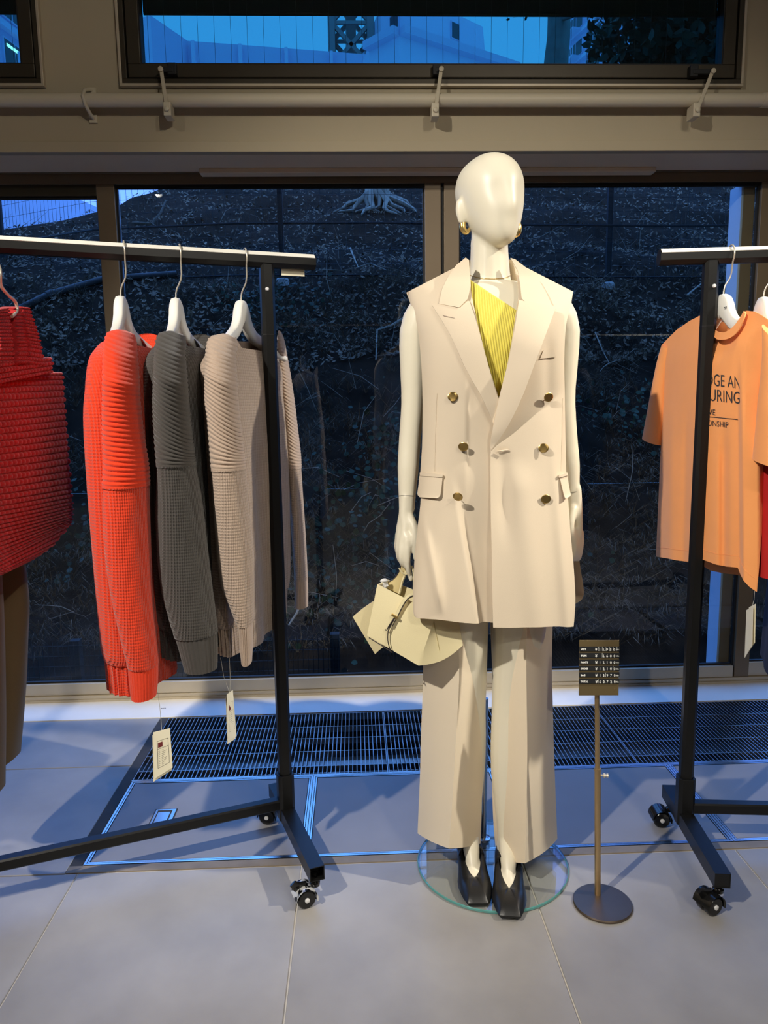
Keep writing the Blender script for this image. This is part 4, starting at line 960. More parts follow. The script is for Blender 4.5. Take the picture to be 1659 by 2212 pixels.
# ---- surfaces the clothes follow
def vest_surf(X, Z):
    d, w, p = cinterp([(0.60, .180, .232, 6.0), (0.70, .172, .225, 5.5), (0.80, .163, .215, 5.0), (0.9, .152, .205, 4.2), (1.0, .142, .195, 3.4), (1.1, .136, .188, 3.0), (1.2, .136, .184, 2.7), (1.3, .140, .186, 2.5), (1.36, .134, .190, 2.4), (1.42, .112, .200, 2.2), (1.47, .075, .205, 2.0), (1.50, .050, .20, 2.0), (1.56, .035, .20, 2.0)], Z)
    e = min(1.0, abs(X-0.337)/w); return MY+0.006-d*(1-e**p)**(1/p)
def on_surf(x, y, off=0.0, surf=vest_surf):
    Y = 1.72
    for _ in range(9):
        p = atY(x, y, Y); Y = 0.5*Y+0.5*(surf(p.x, p.z)-off)
    return atY(x, y, Y)
def ruled(L, R, nu, nv, off=0.0, surf=vest_surf, disp=None, smooth=True):
    f = spl if smooth else poly; rows = []
    for j in range(nv+1):
        t = j/nv; l, r = f(L, t), f(R, t); row = []
        for i in range(nu+1):
            u = i/nu; x, y = lerp(l[0], r[0], u), lerp(l[1], r[1], u)
            o = off(u, t) if callable(off) else off
            p = on_surf(x, y, o, surf)
            if disp: p = p+V((0, -disp(x, y, u, t), 0))
            row.append(p)
        rows.append(row)
    return rows
def ss(a, b2, x): t = max(0, min(1, (x-a)/(b2-a))); return t*t*(3-2*t)
vest = thing('vest', '', '', (MX, MY, 1.0)); del vest['label']; del vest['category']; adopt(vest, man)
def fold_l(x, y, u, t):
    d = x-(983+(y-1070)*0.185); a = ss(1010, 1190, y)
    r = -0.020*ss(-4, 16, d)*a*(1-0.55*ss(35, 85, d))
    d2 = x-(905+(y-1075)*0.19); a2 = ss(1080, 1200, y)*(1-ss(1270, 1336, y))
    r += 0.009*math.exp(-(d2/9)**2)*a2
    r += 0.006*math.exp(-((x-(948+(y-1300)*0.05))/10)**2)*ss(1160, 1270, y)*(1-ss(1280, 1336, y))
    d3 = x-(1003+(y-700)*0.0); r += -0.006*ss(0, 14, d3)*math.exp(-((y-940)/110)**2)
    return r+0.003*math.sin(x*0.06+y*0.008)*ss(900, 1300, y)
def fold_r(x, y, u, t):
    d = x-(1120+(y-1000)*0.12); a = ss(985, 1060, y)
    r = 0.007*math.exp(-(d/28)**2)*a-0.006*math.exp(-((x-(1085+(y-1000)*.05))/16)**2)*ss(960, 1000, y)*(1-ss(1080, 1200, y))
    r += 0.005*math.exp(-((x-(1205+(y-1100)*0.08))/12)**2)*ss(900, 1100, y)-0.004*math.exp(-((x-1185)/14)**2)*ss(700, 760, y)*(1-ss(830, 930, y))
    return r+0.003*math.sin(x*0.05+y*0.006+1)*ss(900, 1300, y)
LEFT = [(878, 632), (889, 662), (901, 702), (909, 770), (913, 860), (912, 960), (908, 1030), (909, 1080), (901, 1150), (895, 1216), (893, 1280), (893, 1334)]
LFRONT = [(1011, 563), (1017, 625), (1030, 690), (1050, 770), (1070, 835), (1088, 890), (1098, 960), (1102, 1050), (1104, 1120), (1105, 1200), (1106, 1280), (1107, 1355)]
rows = ruled(LEFT, LFRONT, 60, 130, 0.0, disp=fold_l)
# rounded corner of the hem
for j in range(126, 131):
    t = (j-125)/5
    for i in range(4): rows[j][i] = rows[j][i]+V((0.003*(1-i/4)**2*t*t, 0, 0.003*(1-i/4)**2*t*t))
def off_back(p): return V((0, 0.004, 0))
mb = MB(); mb.slab(rows, off_back); mb.build('front_panel', M['vest'], vest, smooth=60)
RFRONT = [(1108, 563), (1120, 625), (1113, 690), (1100, 770), (1086, 835), (1074, 890), (1061, 958), (1060, 1050), (1061, 1120), (1063, 1200), (1064, 1280), (1066, 1356)]
RIGHT = [(1238, 630), (1232, 665), (1223, 702), (1219, 770), (1220, 860), (1222, 960), (1224, 1040), (1228, 1090), (1233, 1160), (1239, 1230), (1242, 1300), (1238, 1352)]
rows = ruled(RFRONT, RIGHT, 60, 130, lambda u, t: 0.007*(1-u)*ss(0.25, 0.45, t), disp=fold_r)
mb = MB(); mb.slab(rows, off_back); mb.build('front_panel', M['vest'], vest, smooth=60)
def back_surf(X, Z):
    d, w, p = cinterp([(0.60, .14, .240, 4.0), (0.8, .13, .225, 3.5), (1.0, .115, .20, 3.0), (1.2, .11, .188, 2.6), (1.38, .105, .190, 2.4), (1.45, .085, .20, 2.0), (1.50, .06, .20, 2.0), (1.56, .04, .20, 2.0)], Z)
    e = min(1.0, abs(X-0.337)/w); return MY+0.004+d*(1-e**p)**(1/p)
BL = [(880, 631), (890, 664), (902, 702), (911, 770), (914, 860), (913, 960), (910, 1030), (911, 1080), (904, 1150), (900, 1216), (900, 1270), (902, 1310)]
BR = [(1236, 630), (1231, 665), (1222, 702), (1220, 770), (1222, 860), (1226, 960), (1230, 1040), (1236, 1090), (1244, 1160), (1252, 1220), (1260, 1284), (1243, 1303)]
rows = []
for j in range(71):
    t = j/70; l, r = spl(BL, t), spl(BR, t); row = []
    A, Cq = atY(l[0], l[1], MY+0.004), atY(r[0], r[1], MY+0.004)
    for i in range(41):
        u = i/40; x = lerp(A.x, Cq.x, u); z = lerp(A.z, Cq.z, u)
        if t < 0.15: z += (0.055*(1-abs(2*u-1)**1.6))*(1-t/0.15) if False else 0.048*math.exp(-((u-0.5)/0.22)**2)*(1-t/0.15)
        y = back_surf(x, z) if 0 < i < 40 else MY+0.004
        row.append(V((x, y, z)))
    rows.append(row)
mb = MB(); mb.slab(rows, V((0, -0.0035, 0))); mb.build('back_panel', M['vest'], vest, smooth=60)
# collar stand round the back of the neck
rows = []
for j in range(8):
    t = j/7; row = []
    for i in range(31):
        a = math.radians(18+144*i/30); rx, ry = 0.060+0.016*t, 0.062+0.014*t
        row.append(V((0.329+0.0*t-rx*math.cos(a), 1.812+ry*math.sin(a), 1.558-0.052*t-0.010*(1-math.sin(max(0, a))))))
    rows.append(row)
mb = MB(); mb.slab(rows, lambda p: (V((0.329, 1.812, p.z))-p)*0.05); mb.build('collar_stand', M['vest'], vest, smooth=60)
# lapels and collar leaves
edge = lambda u, t: 0.009+0.006*math.sin(math.pi*min(1, u))
lap = ruled([(933, 659), (951, 687), (969, 717), (986, 752), (1002, 788), (1019, 820), (1037, 851), (1053, 884), (1066, 916)], [(1014, 650), (1026, 685), (1037, 722), (1046, 757), (1055, 790), (1063, 818), (1072, 848), (1079, 872), (1073, 922)], 22, 60, lambda u, t: (0.0085+0.003*(1-u))*(1-0.4*ss(.85, 1, t)))
mb = MB(); mb.slab(lap, V((0, 0.0035, 0))); ll = mb.build('lapel', M['vest'], vest, smooth=50)
lap2 = ruled([(1121, 648), (1115, 690), (1106, 740), (1097, 786), (1087, 825), (1078, 862), (1069, 905), (1062, 940), (1059, 968)], [(1202, 661), (1189, 696), (1176, 730), (1165, 760), (1150, 800), (1133, 845), (1113, 890), (1090, 932), (1061, 972)], 26, 60, lambda u, t: (0.012+0.008*u*(1-t))*(1-0.3*ss(.85, 1, t))+0.030*math.sin(math.pi*min(1, t*1.05))**1.2*u)
mb = MB(); mb.slab(lap2, V((0, 0.0035, 0))); lr = mb.build('lapel', M['vest'], vest, smooth=50)
col = ruled([(1006, 556), (985, 573), (968, 598), (955, 624), (948, 656)], [(1013, 562), (1015, 590), (1017, 618), (1010, 646), (992, 664)], 14, 30, lambda u, t: 0.014-0.002*t, smooth=False)
mb = MB(); mb.slab(col, V((0, 0.0035, 0))); mb.build('collar_leaf', M['vest'], vest, smooth=50)
col = ruled([(1103, 557), (1119, 585), (1124, 615), (1127, 645), (1152, 667)], [(1113, 560), (1143, 583), (1164, 604), (1179, 630), (1192, 659)], 14, 30, lambda u, t: 0.016-0.003*t, smooth=False)
mb = MB(); mb.slab(col, V((0, 0.0035, 0))); mb.build('collar_leaf', M['vest'], vest, smooth=50)
mb = MB(); mb.tube([on_surf(957+2.5*k, 681.5+0.55*k, 0.0135) for k in range(11)], 0.0005, 5); mb.build('buttonhole', M['lining'], ll)
mb = MB(); mb.tube([on_surf(1074+2.4*k, 975-0.35*k, 0.009) for k in range(11)], 0.0016, 6); mb.build('buttonhole', M['vest'], vest, smooth=60)
# pockets
def flap(L, R, off, nm, nu=12, nv=8, th=0.0025, disp=None):
    mb = MB(); mb.slab(ruled(L, R, nu, nv, off, smooth=False, disp=disp), V((0, th, 0))); return mb.build(nm, M['vest'], vest, smooth=40)
flap([(906, 1028), (904, 1050), (901, 1068), (906, 1074)], [(956, 1030), (954, 1052), (951, 1072), (944, 1076)], lambda u, t: 0.006+0.008*t, 'pocket_flap')
flap([(907, 1021), (907, 1028)], [(957, 1025), (956, 1031)], 0.0095, 'pocket_welt', 12, 2, 0.006)
flap([(1209, 1031), (1214, 1052), (1219, 1072), (1222, 1077)], [(1226, 1027), (1229, 1050), (1233, 1068), (1232, 1072)], lambda u, t: 0.006+0.010*t, 'pocket_flap')
flap([(1207, 1027), (1208, 1032)], [(1226, 1021), (1227, 1027)], 0.0095, 'pocket_welt', 8, 2, 0.006)
flap([(1175, 756), (1171, 765), (1167, 775)], [(1196, 754), (1199, 763), (1202, 771)], 0.0036, 'breast_welt', 8, 4, 0.0016, fold_r)
# seams
for L_, o in (([(944, 850), (941, 930), (939, 1018)], 0.0008), ([(1216, 860), (1214, 930), (1212, 1018)], 0.0008)):
    mb = MB(); mb.tube([on_surf(*spl(L_, k/16), o) for k in range(17)], 0.0007, 4); mb.build('dart_seam', M['vest'], vest)
# buttons
for (bx, by, off, tx, tz) in ((978, 857, .002, 0.0, 0.05), (1185, 858, .007, 0.35, -0.2), (1001, 965, .008, -0.35, -0.3), (1174, 968, .006, -0.2, 0.1), (989, 1073, .022, -0.5, -0.45), (1179, 1078, .004, 0.1, -0.1)):
    c = on_surf(bx, by, off+0.004); ax = V((tx, -1, tz)).normalized()
    mb = MB(); mb.lathe([(0.0085, -0.0014), (0.0110, -0.0008), (0.0112, 0.0006), (0.0100, 0.0014), (0.006, 0.0010)], 22, c, ax)
    mb.v = [(c.x+(x-c.x)*1.05, y, c.z+(z-c.z)*0.95) for x, y, z in mb.v]
    o = mb.build('button', M['gold_matte'], vest, smooth=40)
    mb = MB(); mb.tube([c, on_surf(bx, by, -0.002)], 0.0012, 5); mb.build('shank', M['vest'], vest)

# ribbed one-shoulder top
def top_surf(X, Z):
    e = min(1.0, abs(X-MX)/0.150); return MY+0.005-(chest_d(Z)+0.004)*(1-e**2.2)**(1/2.2)
topm = MB(); rows = []
TL = [(1009, 600), (1010, 660), (1020, 740), (1040, 830), (1050, 930)]; TR = [(1128, 678), (1140, 720), (1150, 780), (1150, 860), (1140, 930)]
nv, nu = 40, 168
for j in range(nv+1):
    t = j/nv; l, r = spl(TL, t), spl(TR, t); row = []
    for i in range(nu+1):
        u = i/nu; x, y = lerp(l[0], r[0], u), lerp(l[1], r[1], u)
        e_ = 0.0024*(0.5+0.5*math.cos(2*math.pi*u*22)) if t > 0.03 else 0.0022
        row.append(on_surf(x, y, e_, top_surf))
    rows.append(row)
topm.slab(rows, V((0, 0.002, 0))); topm.build('ribbed_top', M['rib_yellow'], man, smooth=80)

# trousers
def leg(rows_px, Yb=1.905):
    out = []
    for (ly, lx, cx, cy, rx, ry, Yc) in rows_px:
        Lp, Cp, Rp = atY(lx, ly, 1.805), atY(cx, cy, Yc), atY(rx, ry, 1.805); Bp = V(((Lp.x+Rp.x)/2, Yb, (Lp.z+Rp.z)/2+0.01))
        ring_ = []
        for a, b2, bul in ((Lp, Cp, 0.045), (Cp, Rp, 0.045), (Rp, Bp, 0.14), (Bp, Lp, 0.14)):
            v = b2-a; n = V((v.y, -v.x, 0)); n = -n if n.dot((a+b2)/2-V(((Lp.x+Rp.x)/2, 1.81, 0))) < 0 else n
            for k in range(10):
                f = k/10; ring_.append(a+v*f+n*bul*math.sin(math.pi*f)**1.0*(1 if k else 0))
        out.append(ring_)
    return out
LL = [(1250, 912, 985, 1252, 1056, 1250, 1.735), (1340, 913, 989, 1345, 1055, 1342, 1.728), (1440, 914, 992, 1447, 1052, 1444, 1.722), (1520, 912, 989, 1530, 1049, 1526, 1.716), (1600, 909, 984, 1614, 1046, 1608, 1.710), (1680, 907, 979, 1700, 1042, 1692, 1.705), (1750, 904, 974, 1776, 1040, 1767, 1.700), (1800, 902, 970, 1833, 1038, 1822, 1.696)]
RL = [(1250, 1058, 1136, 1252, 1196, 1250, 1.733), (1340, 1059, 1137, 1345, 1194, 1340, 1.726), (1440, 1063, 1137, 1447, 1192, 1440, 1.718), (1520, 1067, 1138, 1532, 1194, 1520, 1.708), (1600, 1065, 1139, 1620, 1196, 1598, 1.698), (1690, 1063, 1138, 1712, 1199, 1684, 1.688), (1780, 1066, 1136, 1802, 1202, 1760, 1.680), (1855, 1073, 1134, 1865, 1204, 1812, 1.674)]
tp = MB()
for T_ in (LL, RL):
    dense = [spl(T_, k/40) for k in range(41)]
    rr_ = leg(dense)
    inner = [[p*0.985+(sum(r, V())/len(r))*0.015 for p in r] for r in rr_]
    tp.grid(rr_+inner[::-1], closed=True)
rows = []
for k in range(12):
    z = 0.72+k*0.03; w = interp([(0.6, .168), (0.75, .172), (0.9, .162), (1.04, .13)], z); d = interp([(0.6, .088), (0.8, .105), (1.04, .09)], z)
    rows.append([V((MX+w*math.sin(2*math.pi*q/36), 1.808-d*math.cos(2*math.pi*q/36), z)) for q in range(36)])
tp.grid(rows, closed=True, caps=True)
tr_o = tp.build('trousers', M['pants'], man, smooth=32)
for T_ in (LL, RL):
    mb = MB(); hemr = leg([T_[-1]])[0]; up = leg([spl(T_, 0.955)])[0]
for (x0, y0, x1, y1) in ((1046, 1505, 1036, 1800), (1182, 1500, 1186, 1640)):
    pass

# shoes
def shoe(s):
    h, d, sd, L = s['heel'], s['d'], s['sd'], s['L']
    W = [(0, .012), (.03, .022), (.08, .028), (.18, .031), (.36, .030), (.52, .036), (.66, .0415), (.76, .0415), (.88, .036), (.955, .029), (.99, .0255), (1.0, .0235)]
    so = []
    ts = [0, .015, .04, .09, .16, .26, .36, .46, .56, .66, .76, .84, .91, .955, .98, .993, 1.0]
    def pt(t, side, z, wf=1): return h+d*(t*L)+sd*(side*interp(W, t)*wf)+V((0, 0, z))
    out = [(t, 1) for t in ts]+[(1.0, 0.33), (1.0, -0.33)]+[(t, -1) for t in ts[::-1]]
    n = len(out)
    sole = MB()
    zt = lambda t: 0.0185 if t < .22 else lerp(0.0185, 0.0150, ss(.22, .5, t))
    lo = [pt(t, s_, 0.0098, 0.98) for t, s_ in out]; hi = [pt(t, s_, zt(t), 1.02) for t, s_ in out]
    sole.grid([lo, hi], closed=True, caps=True)
    root = bpy.data.objects.new('shoe', None); COL.objects.link(root); root.location = h; adopt(root, man); root.empty_display_size = 0.03
    sole.build('sole', M['rubber'], root, smooth=40)
    # opening edge matched vertex for vertex with the sole outline
    def open_pt(t, s_):
        if t <= 0.70:
            tt = t*0.97+0.012; w = interp([(0, .010), (.06, .020), (.2, .0245), (.40, .0255), (.52, .0205), (.62, .0105), (.70, .0015)], t); z = interp([(0, .066), (.15, .060), (.35, .056), (.5, .049), (.62, .0385), (.70, .0335)], t)
        else: tt, w, z = 0.692+0.004*(1-t)/0.3, 0.0012, 0.0332
        return h+d*(tt*L)+sd*(s_*w)+V((0, 0, z))
    up = MB(); rows = []
    NV = 12
    for j in range(NV+1):
        f = j/NV; r = []
        for (t, s_), b0 in zip(out, hi):
            o = open_pt(t, s_); p = lerp(b0, o, f)
            hb = interp([(0, .006), (.3, .004), (.6, .010), (.8, .0135), (.93, .0135), (1.0, .010)], t)
            p = p+V((0, 0, hb*math.sin(math.pi*f)**0.8))
            if t > 0.7: p = p+d*(0.004*math.sin(math.pi*f)*ss(.85, 1, t))
            p = p+sd*(s_*0.006*math.sin(math.pi*f)*(1-ss(.8, 1., t)))
            r.append(p)
        rows.append(r)
    inr = [[lerp(p, sum(rows[-1], V())/n, 0.06)-V((0, 0, 0.003)) for p in rows[-1]]]
    up.grid(rows+inr, closed=True); up.build('upper', M['leather_black'], root, smooth=50)
    st = MB(); prow = []
    for k in range(15):
        a = math.pi*k/14; c = h+d*(0.40*L)+sd*(math.cos(a)*0.0315)+V((0, 0, 0.046+0.030*math.sin(a)))
        prow.append([c-d*0.0035, c+d*0.0035+V((0, 0, -0.002))])
    st.slab(prow, lambda p: (p-(h+d*(0.40*L)+V((0, 0, 0.04)))).normalized()*0.0022); st.build('strap', M['leather_black'], root, smooth=50)
for s in SH: shoe(s)

# ================================================================== HANDBAG in the mannequin's hand
F = {'tl': atY(815, 1262, 1.740), 'tr': atY(942, 1326, 1.690), 'bl': atY(793, 1373, 1.725), 'br': atY(904, 1438, 1.648)}
def _pl(px, py):
    n_ = (F['tr']-F['tl']).cross(F['bl']-F['tl']).normalized(); d_ = ray(px, py); return CAM+d_*((F['tl']-CAM).dot(n_)/d_.dot(n_))
F['br'] = _pl(904, 1438)
K = {'tl': atY(838, 1252, 1.800), 'tr': atY(985, 1310, 1.725), 'bl': atY(822, 1385, 1.800), 'br': atY(1000, 1394, 1.695)}
bagr = thing('handbag', 'cream leather tote with a black-edged strap and gold bar, hanging from the mannequin hand', 'handbag', atY(868, 1225, 1.76))
def bil(a, b2, c, d, u, v): return lerp(lerp(a, b2, u), lerp(d, c, u), v)        # a tl b tr c br d bl
rows = []
for j in range(17):
    v = j/16; r = []
    fr_ = [bil(F['tl'], F['tr'], F['br'], F['bl'], i/20, v)+V((0, -0.005*math.sin(math.pi*i/20)*math.sin(math.pi*min(1, v*0.9+.1)), 0)) for i in range(21)]
    gs = []
    for i in range(1, 14):
        u = i/14; p = lerp(lerp(F['tr'], F['br'], v), lerp(K['tr'], K['br'], v), u); inw = -0.034*(1-abs(2*u-1))*(1-v)**0.8+0.004*math.sin(math.pi*u)*v
        gs.append(p+V((inw, 0.0, 0))+V((0, 0, -0.012*v*math.sin(math.pi*u))))
    bk = [bil(K['tl'], K['tr'], K['br'], K['bl'], 1-i/20, v) for i in range(21)]
    gl_ = [lerp(lerp(K['tl'], K['bl'], v), lerp(F['tl'], F['bl'], v), i/8) for i in range(1, 8)]
    rows.append(fr_+gs+bk+gl_)
n = len(rows[0]); bm_ = MB(); inner = [[lerp(p, sum(r, V())/n, 0.05) for p in r] for r in rows]
bm_.grid(inner[:1]+rows, closed=True)
bm_.grid(inner[:12], closed=True)
cen = sum(rows[-1], V())/n; b0 = len(bm_.v)
last = [lerp(p, cen, 0.5)-V((0, 0, 0.006)) for p in rows[-1]]
bm_.grid([rows[-1], last, [lerp(p, cen, 0.93)-V((0, 0, 0.007)) for p in rows[-1]]], closed=True)
k0 = len(bm_.v)-n; bm_.f.append(tuple(range(k0, k0+n))); bm_.mi.append(0)
bm_.build('bag_body', M['bag'], bagr, smooth=28)
sm_ = [rows[j][27]+V((0.0006, -0.0006, 0)) for j in range(14)]
mb = MB(); mb.tube(sm_, 0.0007, 5); mb.build('gusset_seam', M['bag_in'], bagr)
# flared side wing on the far side
w4 = [atY(762, 1333, 1.80), atY(807, 1299, 1.775), atY(846, 1386, 1.765), atY(810, 1413, 1.80)]
mb = MB(); mb.slab([[bil(*w4, i/8, j/8)+V((0, 0.006*math.sin(math.pi*i/8), 0)) for i in range(9)] for j in range(9)], V((0, 0.004, 0))); mb.build('side_wing', M['bag'], bagr, smooth=50)
# back panel rising into the handle
hl_ = [(824, 1264), (838, 1258), (850, 1251), (859, 1240), (864, 1229), (866, 1220), (868, 1212), (874, 1207)]
hr_ = [(862, 1283), (866, 1268), (869, 1256), (873, 1246), (876, 1237), (877, 1228), (877, 1219), (880, 1212)]
mb = MB(); mb.slab([[lerp(atY(*spl(hl_, j/20), 1.795-0.012*j/20), atY(*spl(hr_, j/20), 1.770-0.006*j/20), i/6) for i in range(7)] for j in range(21)], V((0, 0.003, 0))); hb = mb.build('handle_base', M['bag_in'], bagr, smooth=50)
mb = MB(); mb.tube([atY(*spl([(862, 1227), (868, 1236), (877, 1241), (880, 1234)], k/10), 1.762) for k in range(11)], 0.0022, 6); mb.build('handle_keeper', M['bag'], bagr, smooth=50)
mb = MB(); mb.tube([atY(*spl(hr_, j/20), 1.768-0.006*j/20) for j in range(17)], (0.0032), 6); mb.build('handle_rolled_edge', M['bag'], bagr, smooth=50)
mb = MB(); mb.tube([atY(*spl(hl_, j/20), 1.794-0.012*j/20) for j in range(15)], (0.0014), 6); mb.build('edge_piping', M['bag_edge'], bagr)
# second handle on the near panel, passing up behind the vest
hp = [(893, 1302), (894, 1280), (894, 1255), (893, 1235), (889, 1222)]
mb = MB(); mb.tube([atY(*spl(hp, k/12), 1.735+0.012*k/12) for k in range(13)], 0.0026, 6); mb.build('handle', M['bag'], bagr, smooth=50)
# belt strap with gold bar
sp = [(906, 1270), (893, 1277), (878, 1284), (868, 1296), (860, 1311), (854, 1324)]
def front_y(px, py):
    n_ = (F['tr']-F['tl']).cross(F['bl']-F['tl']).normalized(); d_ = ray(px, py); k = (F['tl']-CAM).dot(n_)/d_.dot(n_); return CAM+d_*k
def near(px, py, o): p = front_y(px, py); return p+V((0, -o, 0))
c1 = [near(*spl(sp, k/18), 0.013) for k in range(19)]; c2 = [near(spl(sp, k/18)[0]+5.6, spl(sp, k/18)[1]+6.4, 0.013) for k in range(19)]
mb = MB(); mb.slab([[a, b2] for a, b2 in zip(c1, c2)], V((0, 0.003, 0))); mb.build('belt_strap', M['bag'], bagr, smooth=60)
dk = [(892, 1283), (882, 1288), (873, 1299), (865, 1314), (858, 1328), (851, 1340), (846, 1350)]
mb = MB(); mb.tube([near(*spl(dk, k/20), 0.0150) for k in range(21)], 0.0013, 6); mb.build('edge_piping', M['bag_edge'], bagr, smooth=60)
dk = [(852, 1331), (845, 1341), (839, 1355), (837, 1370), (838, 1385), (842, 1398), (846, 1406)]
mb = MB(); mb.tube([near(*spl(dk, k/20), 0.0128) for k in range(21)], 0.0013, 6); mb.build('edge_piping', M['bag_edge'], bagr, smooth=60)
for e in ([(853, 1328), (846, 1338), (839, 1349), (834, 1357), (831, 1355)], [(853, 1329), (847, 1341), (841, 1352), (837, 1361)]):
    mb = MB(); mb.tube([near(*spl(e, k/12), 0.0155) for k in range(13)], 0.0014, 6); mb.build('strap_tail', M['bag_edge'], bagr, smooth=60)
g = near(852, 1327, 0.016); v_ = (near(859, 1331, .016)-near(846, 1323, .016)).normalized()
mb = MB(); mb.obox(g, v_*0.0088, V((0, 0.0035, 0)), v_.cross(V((0, 1, 0)))*0.0030); mb.build('gold_bar', M['gold'], bagr, bevel=0.0006)
mb = MB(); mb.tube([near(*spl([(797, 1377), (815, 1388), (832, 1399), (848, 1409)], k/10), 0.002) for k in range(11)], 0.0012, 6); mb.build('edge_piping', M['bag_edge'], bagr)
mb = MB(); mb.lathe([(0.004, -0.012), (0.009, -0.004), (0.007, 0.004), (0.009, 0.009), (0.003, 0.014)], 10, atY(830, 1262, 1.765)); mb.v = [(x+0.004*noise.noise(V((x*200, y*200, z*200))), y+0.004*noise.noise(V((x*170, z*200, 3))), z) for x, y, z in mb.v]; mb.build('tissue', M['tissue'], bagr)
# ================================================================== GARMENTS ON THE RACKS
def knit(name, col, pitch=0.0042, depth=0.6, var=0.12):
    """knitted cloth: small rows of loops as fine relief"""
    m = mat(name, col, 0.9, spec=0.2, sheen=0.25, var=var, vscale=160); nt = m.node_tree; N, L = nt.nodes, nt.links; b = N['Principled BSDF']
    t = N.new('ShaderNodeTexCoord'); s = N.new('ShaderNodeSeparateXYZ'); L.new(t.outputs['Object'], s.inputs[0])
    def mth(op, a, c=None):
        n = N.new('ShaderNodeMath'); n.operation = op
        for i, x in enumerate((a, c)):
            if x is None: continue
            if isinstance(x, (int, float)): n.inputs[i].default_value = x
            else: L.new(x, n.inputs[i])
        return n.outputs[0]
    k = 2*math.pi/pitch
    h = mth('ADD', s.outputs['X'], mth('MULTIPLY', s.outputs['Y'], 0.83))
    a = mth('SINE', mth('MULTIPLY', h, k)); c = mth('SINE', mth('ADD', mth('MULTIPLY', s.outputs['Z'], k*0.8), mth('MULTIPLY', mth('ABSOLUTE', a), 1.6)))
    f = mth('ADD', mth('MULTIPLY', a, 0.65), mth('MULTIPLY', c, 0.35))
    bp = N.new('ShaderNodeBump'); bp.inputs['Strength'].default_value = depth; bp.inputs['Distance'].default_value = 0.0016
    L.new(f, bp.inputs['Height']); L.new(bp.outputs[0], b.inputs['Normal'])
    return m
M['knit_red'] = knit('red_orange_knit', srgb(240, 66, 30), 0.0055, 0.8)
M['knit_dark'] = knit('charcoal_knit', srgb(74, 70, 66), 0.0055, 0.8)
M['knit_taupe'] = knit('taupe_knit', srgb(184, 162, 144), 0.0055, 0.8)
for k_ in ('red', 'dark', 'taupe'):
    c_ = {'red': srgb(240, 66, 30), 'dark': srgb(74, 70, 66), 'taupe': srgb(184, 162, 144)}[k_]
    M['rib_'+k_] = mat('rib_knit_'+k_, c_, 0.9, spec=0.2, sheen=0.25, var=0.10, vscale=200, bump=0.35, bscale=420)
M['crochet'] = mat('red_crochet_yarn', srgb(196, 34, 38), 0.8, spec=0.3, sheen=0.3, var=0.35, vscale=130, bump=0.5, bscale=600)
M['tee'] = mat('orange_jersey', srgb(255, 168, 98), 0.85, sheen=0.2, bump=0.15, bscale=700, var=0.03, vscale=20)
M['tee_ink'] = mat('shirt_print', (0.03, 0.028, 0.03, 1), 0.7)
M['brown'] = mat('olive_brown_cloth', srgb(112, 92, 60), 0.85, sheen=0.2, bump=0.2, bscale=700)
M['red_cloth'] = mat('red_cloth', srgb(190, 30, 28), 0.85)
M['navy'] = mat('navy_cloth', srgb(32, 34, 50), 0.9)
M['grey_knit'] = knit('grey_knit', srgb(150, 148, 148))

def even_outline(Lp, Rp, n):
    """both outlines resampled so that the midline advances evenly"""
    D = [(spl(Lp, k/400), spl(Rp, k/400)) for k in range(401)]; S = [0]
    for (a, b), (c, d) in zip(D, D[1:]): S.append(S[-1]+math.hypot((a[0]+b[0]-c[0]-d[0])/2, (a[1]+b[1]-c[1]-d[1])/2))
    out = []; i = 0
    for k in range(n+1):
        s_ = S[-1]*k/n
        while i < 399 and S[i+1] < s_: i += 1
        f = (s_-S[i])/max(1e-6, S[i+1]-S[i]); out.append(tuple((lerp(D[i][q][0], D[i+1][q][0], f), lerp(D[i][q][1], D[i+1][q][1], f)) for q in (0, 1)))
    return out
def sleeve_rows(Lp, Rp, Yc, dep, n, around, mod):
    """tube whose left and right outline run through Lp/Rp (pixels) at depth Yc(t); mod(t, angle, mid y) scales the radius"""
    rows = []
    for j, (l, r) in enumerate(even_outline(Lp, Rp, n)):
        t = j/n; y = interp(Yc, t); e = interp(dep, t)
        a, b2 = atY(l[0], l[1], y), atY(r[0], r[1], y); c = (a+b2)/2; h = (b2-a)/2; row = []
        for q in range(around):
            th = 2*math.pi*q/around; m_ = mod(t, th, (l[1]+r[1])/2)
            row.append(c+h*math.cos(th)*m_+V((0, e*m_*math.sin(th), 0)))
        rows.append(row)
    return rows
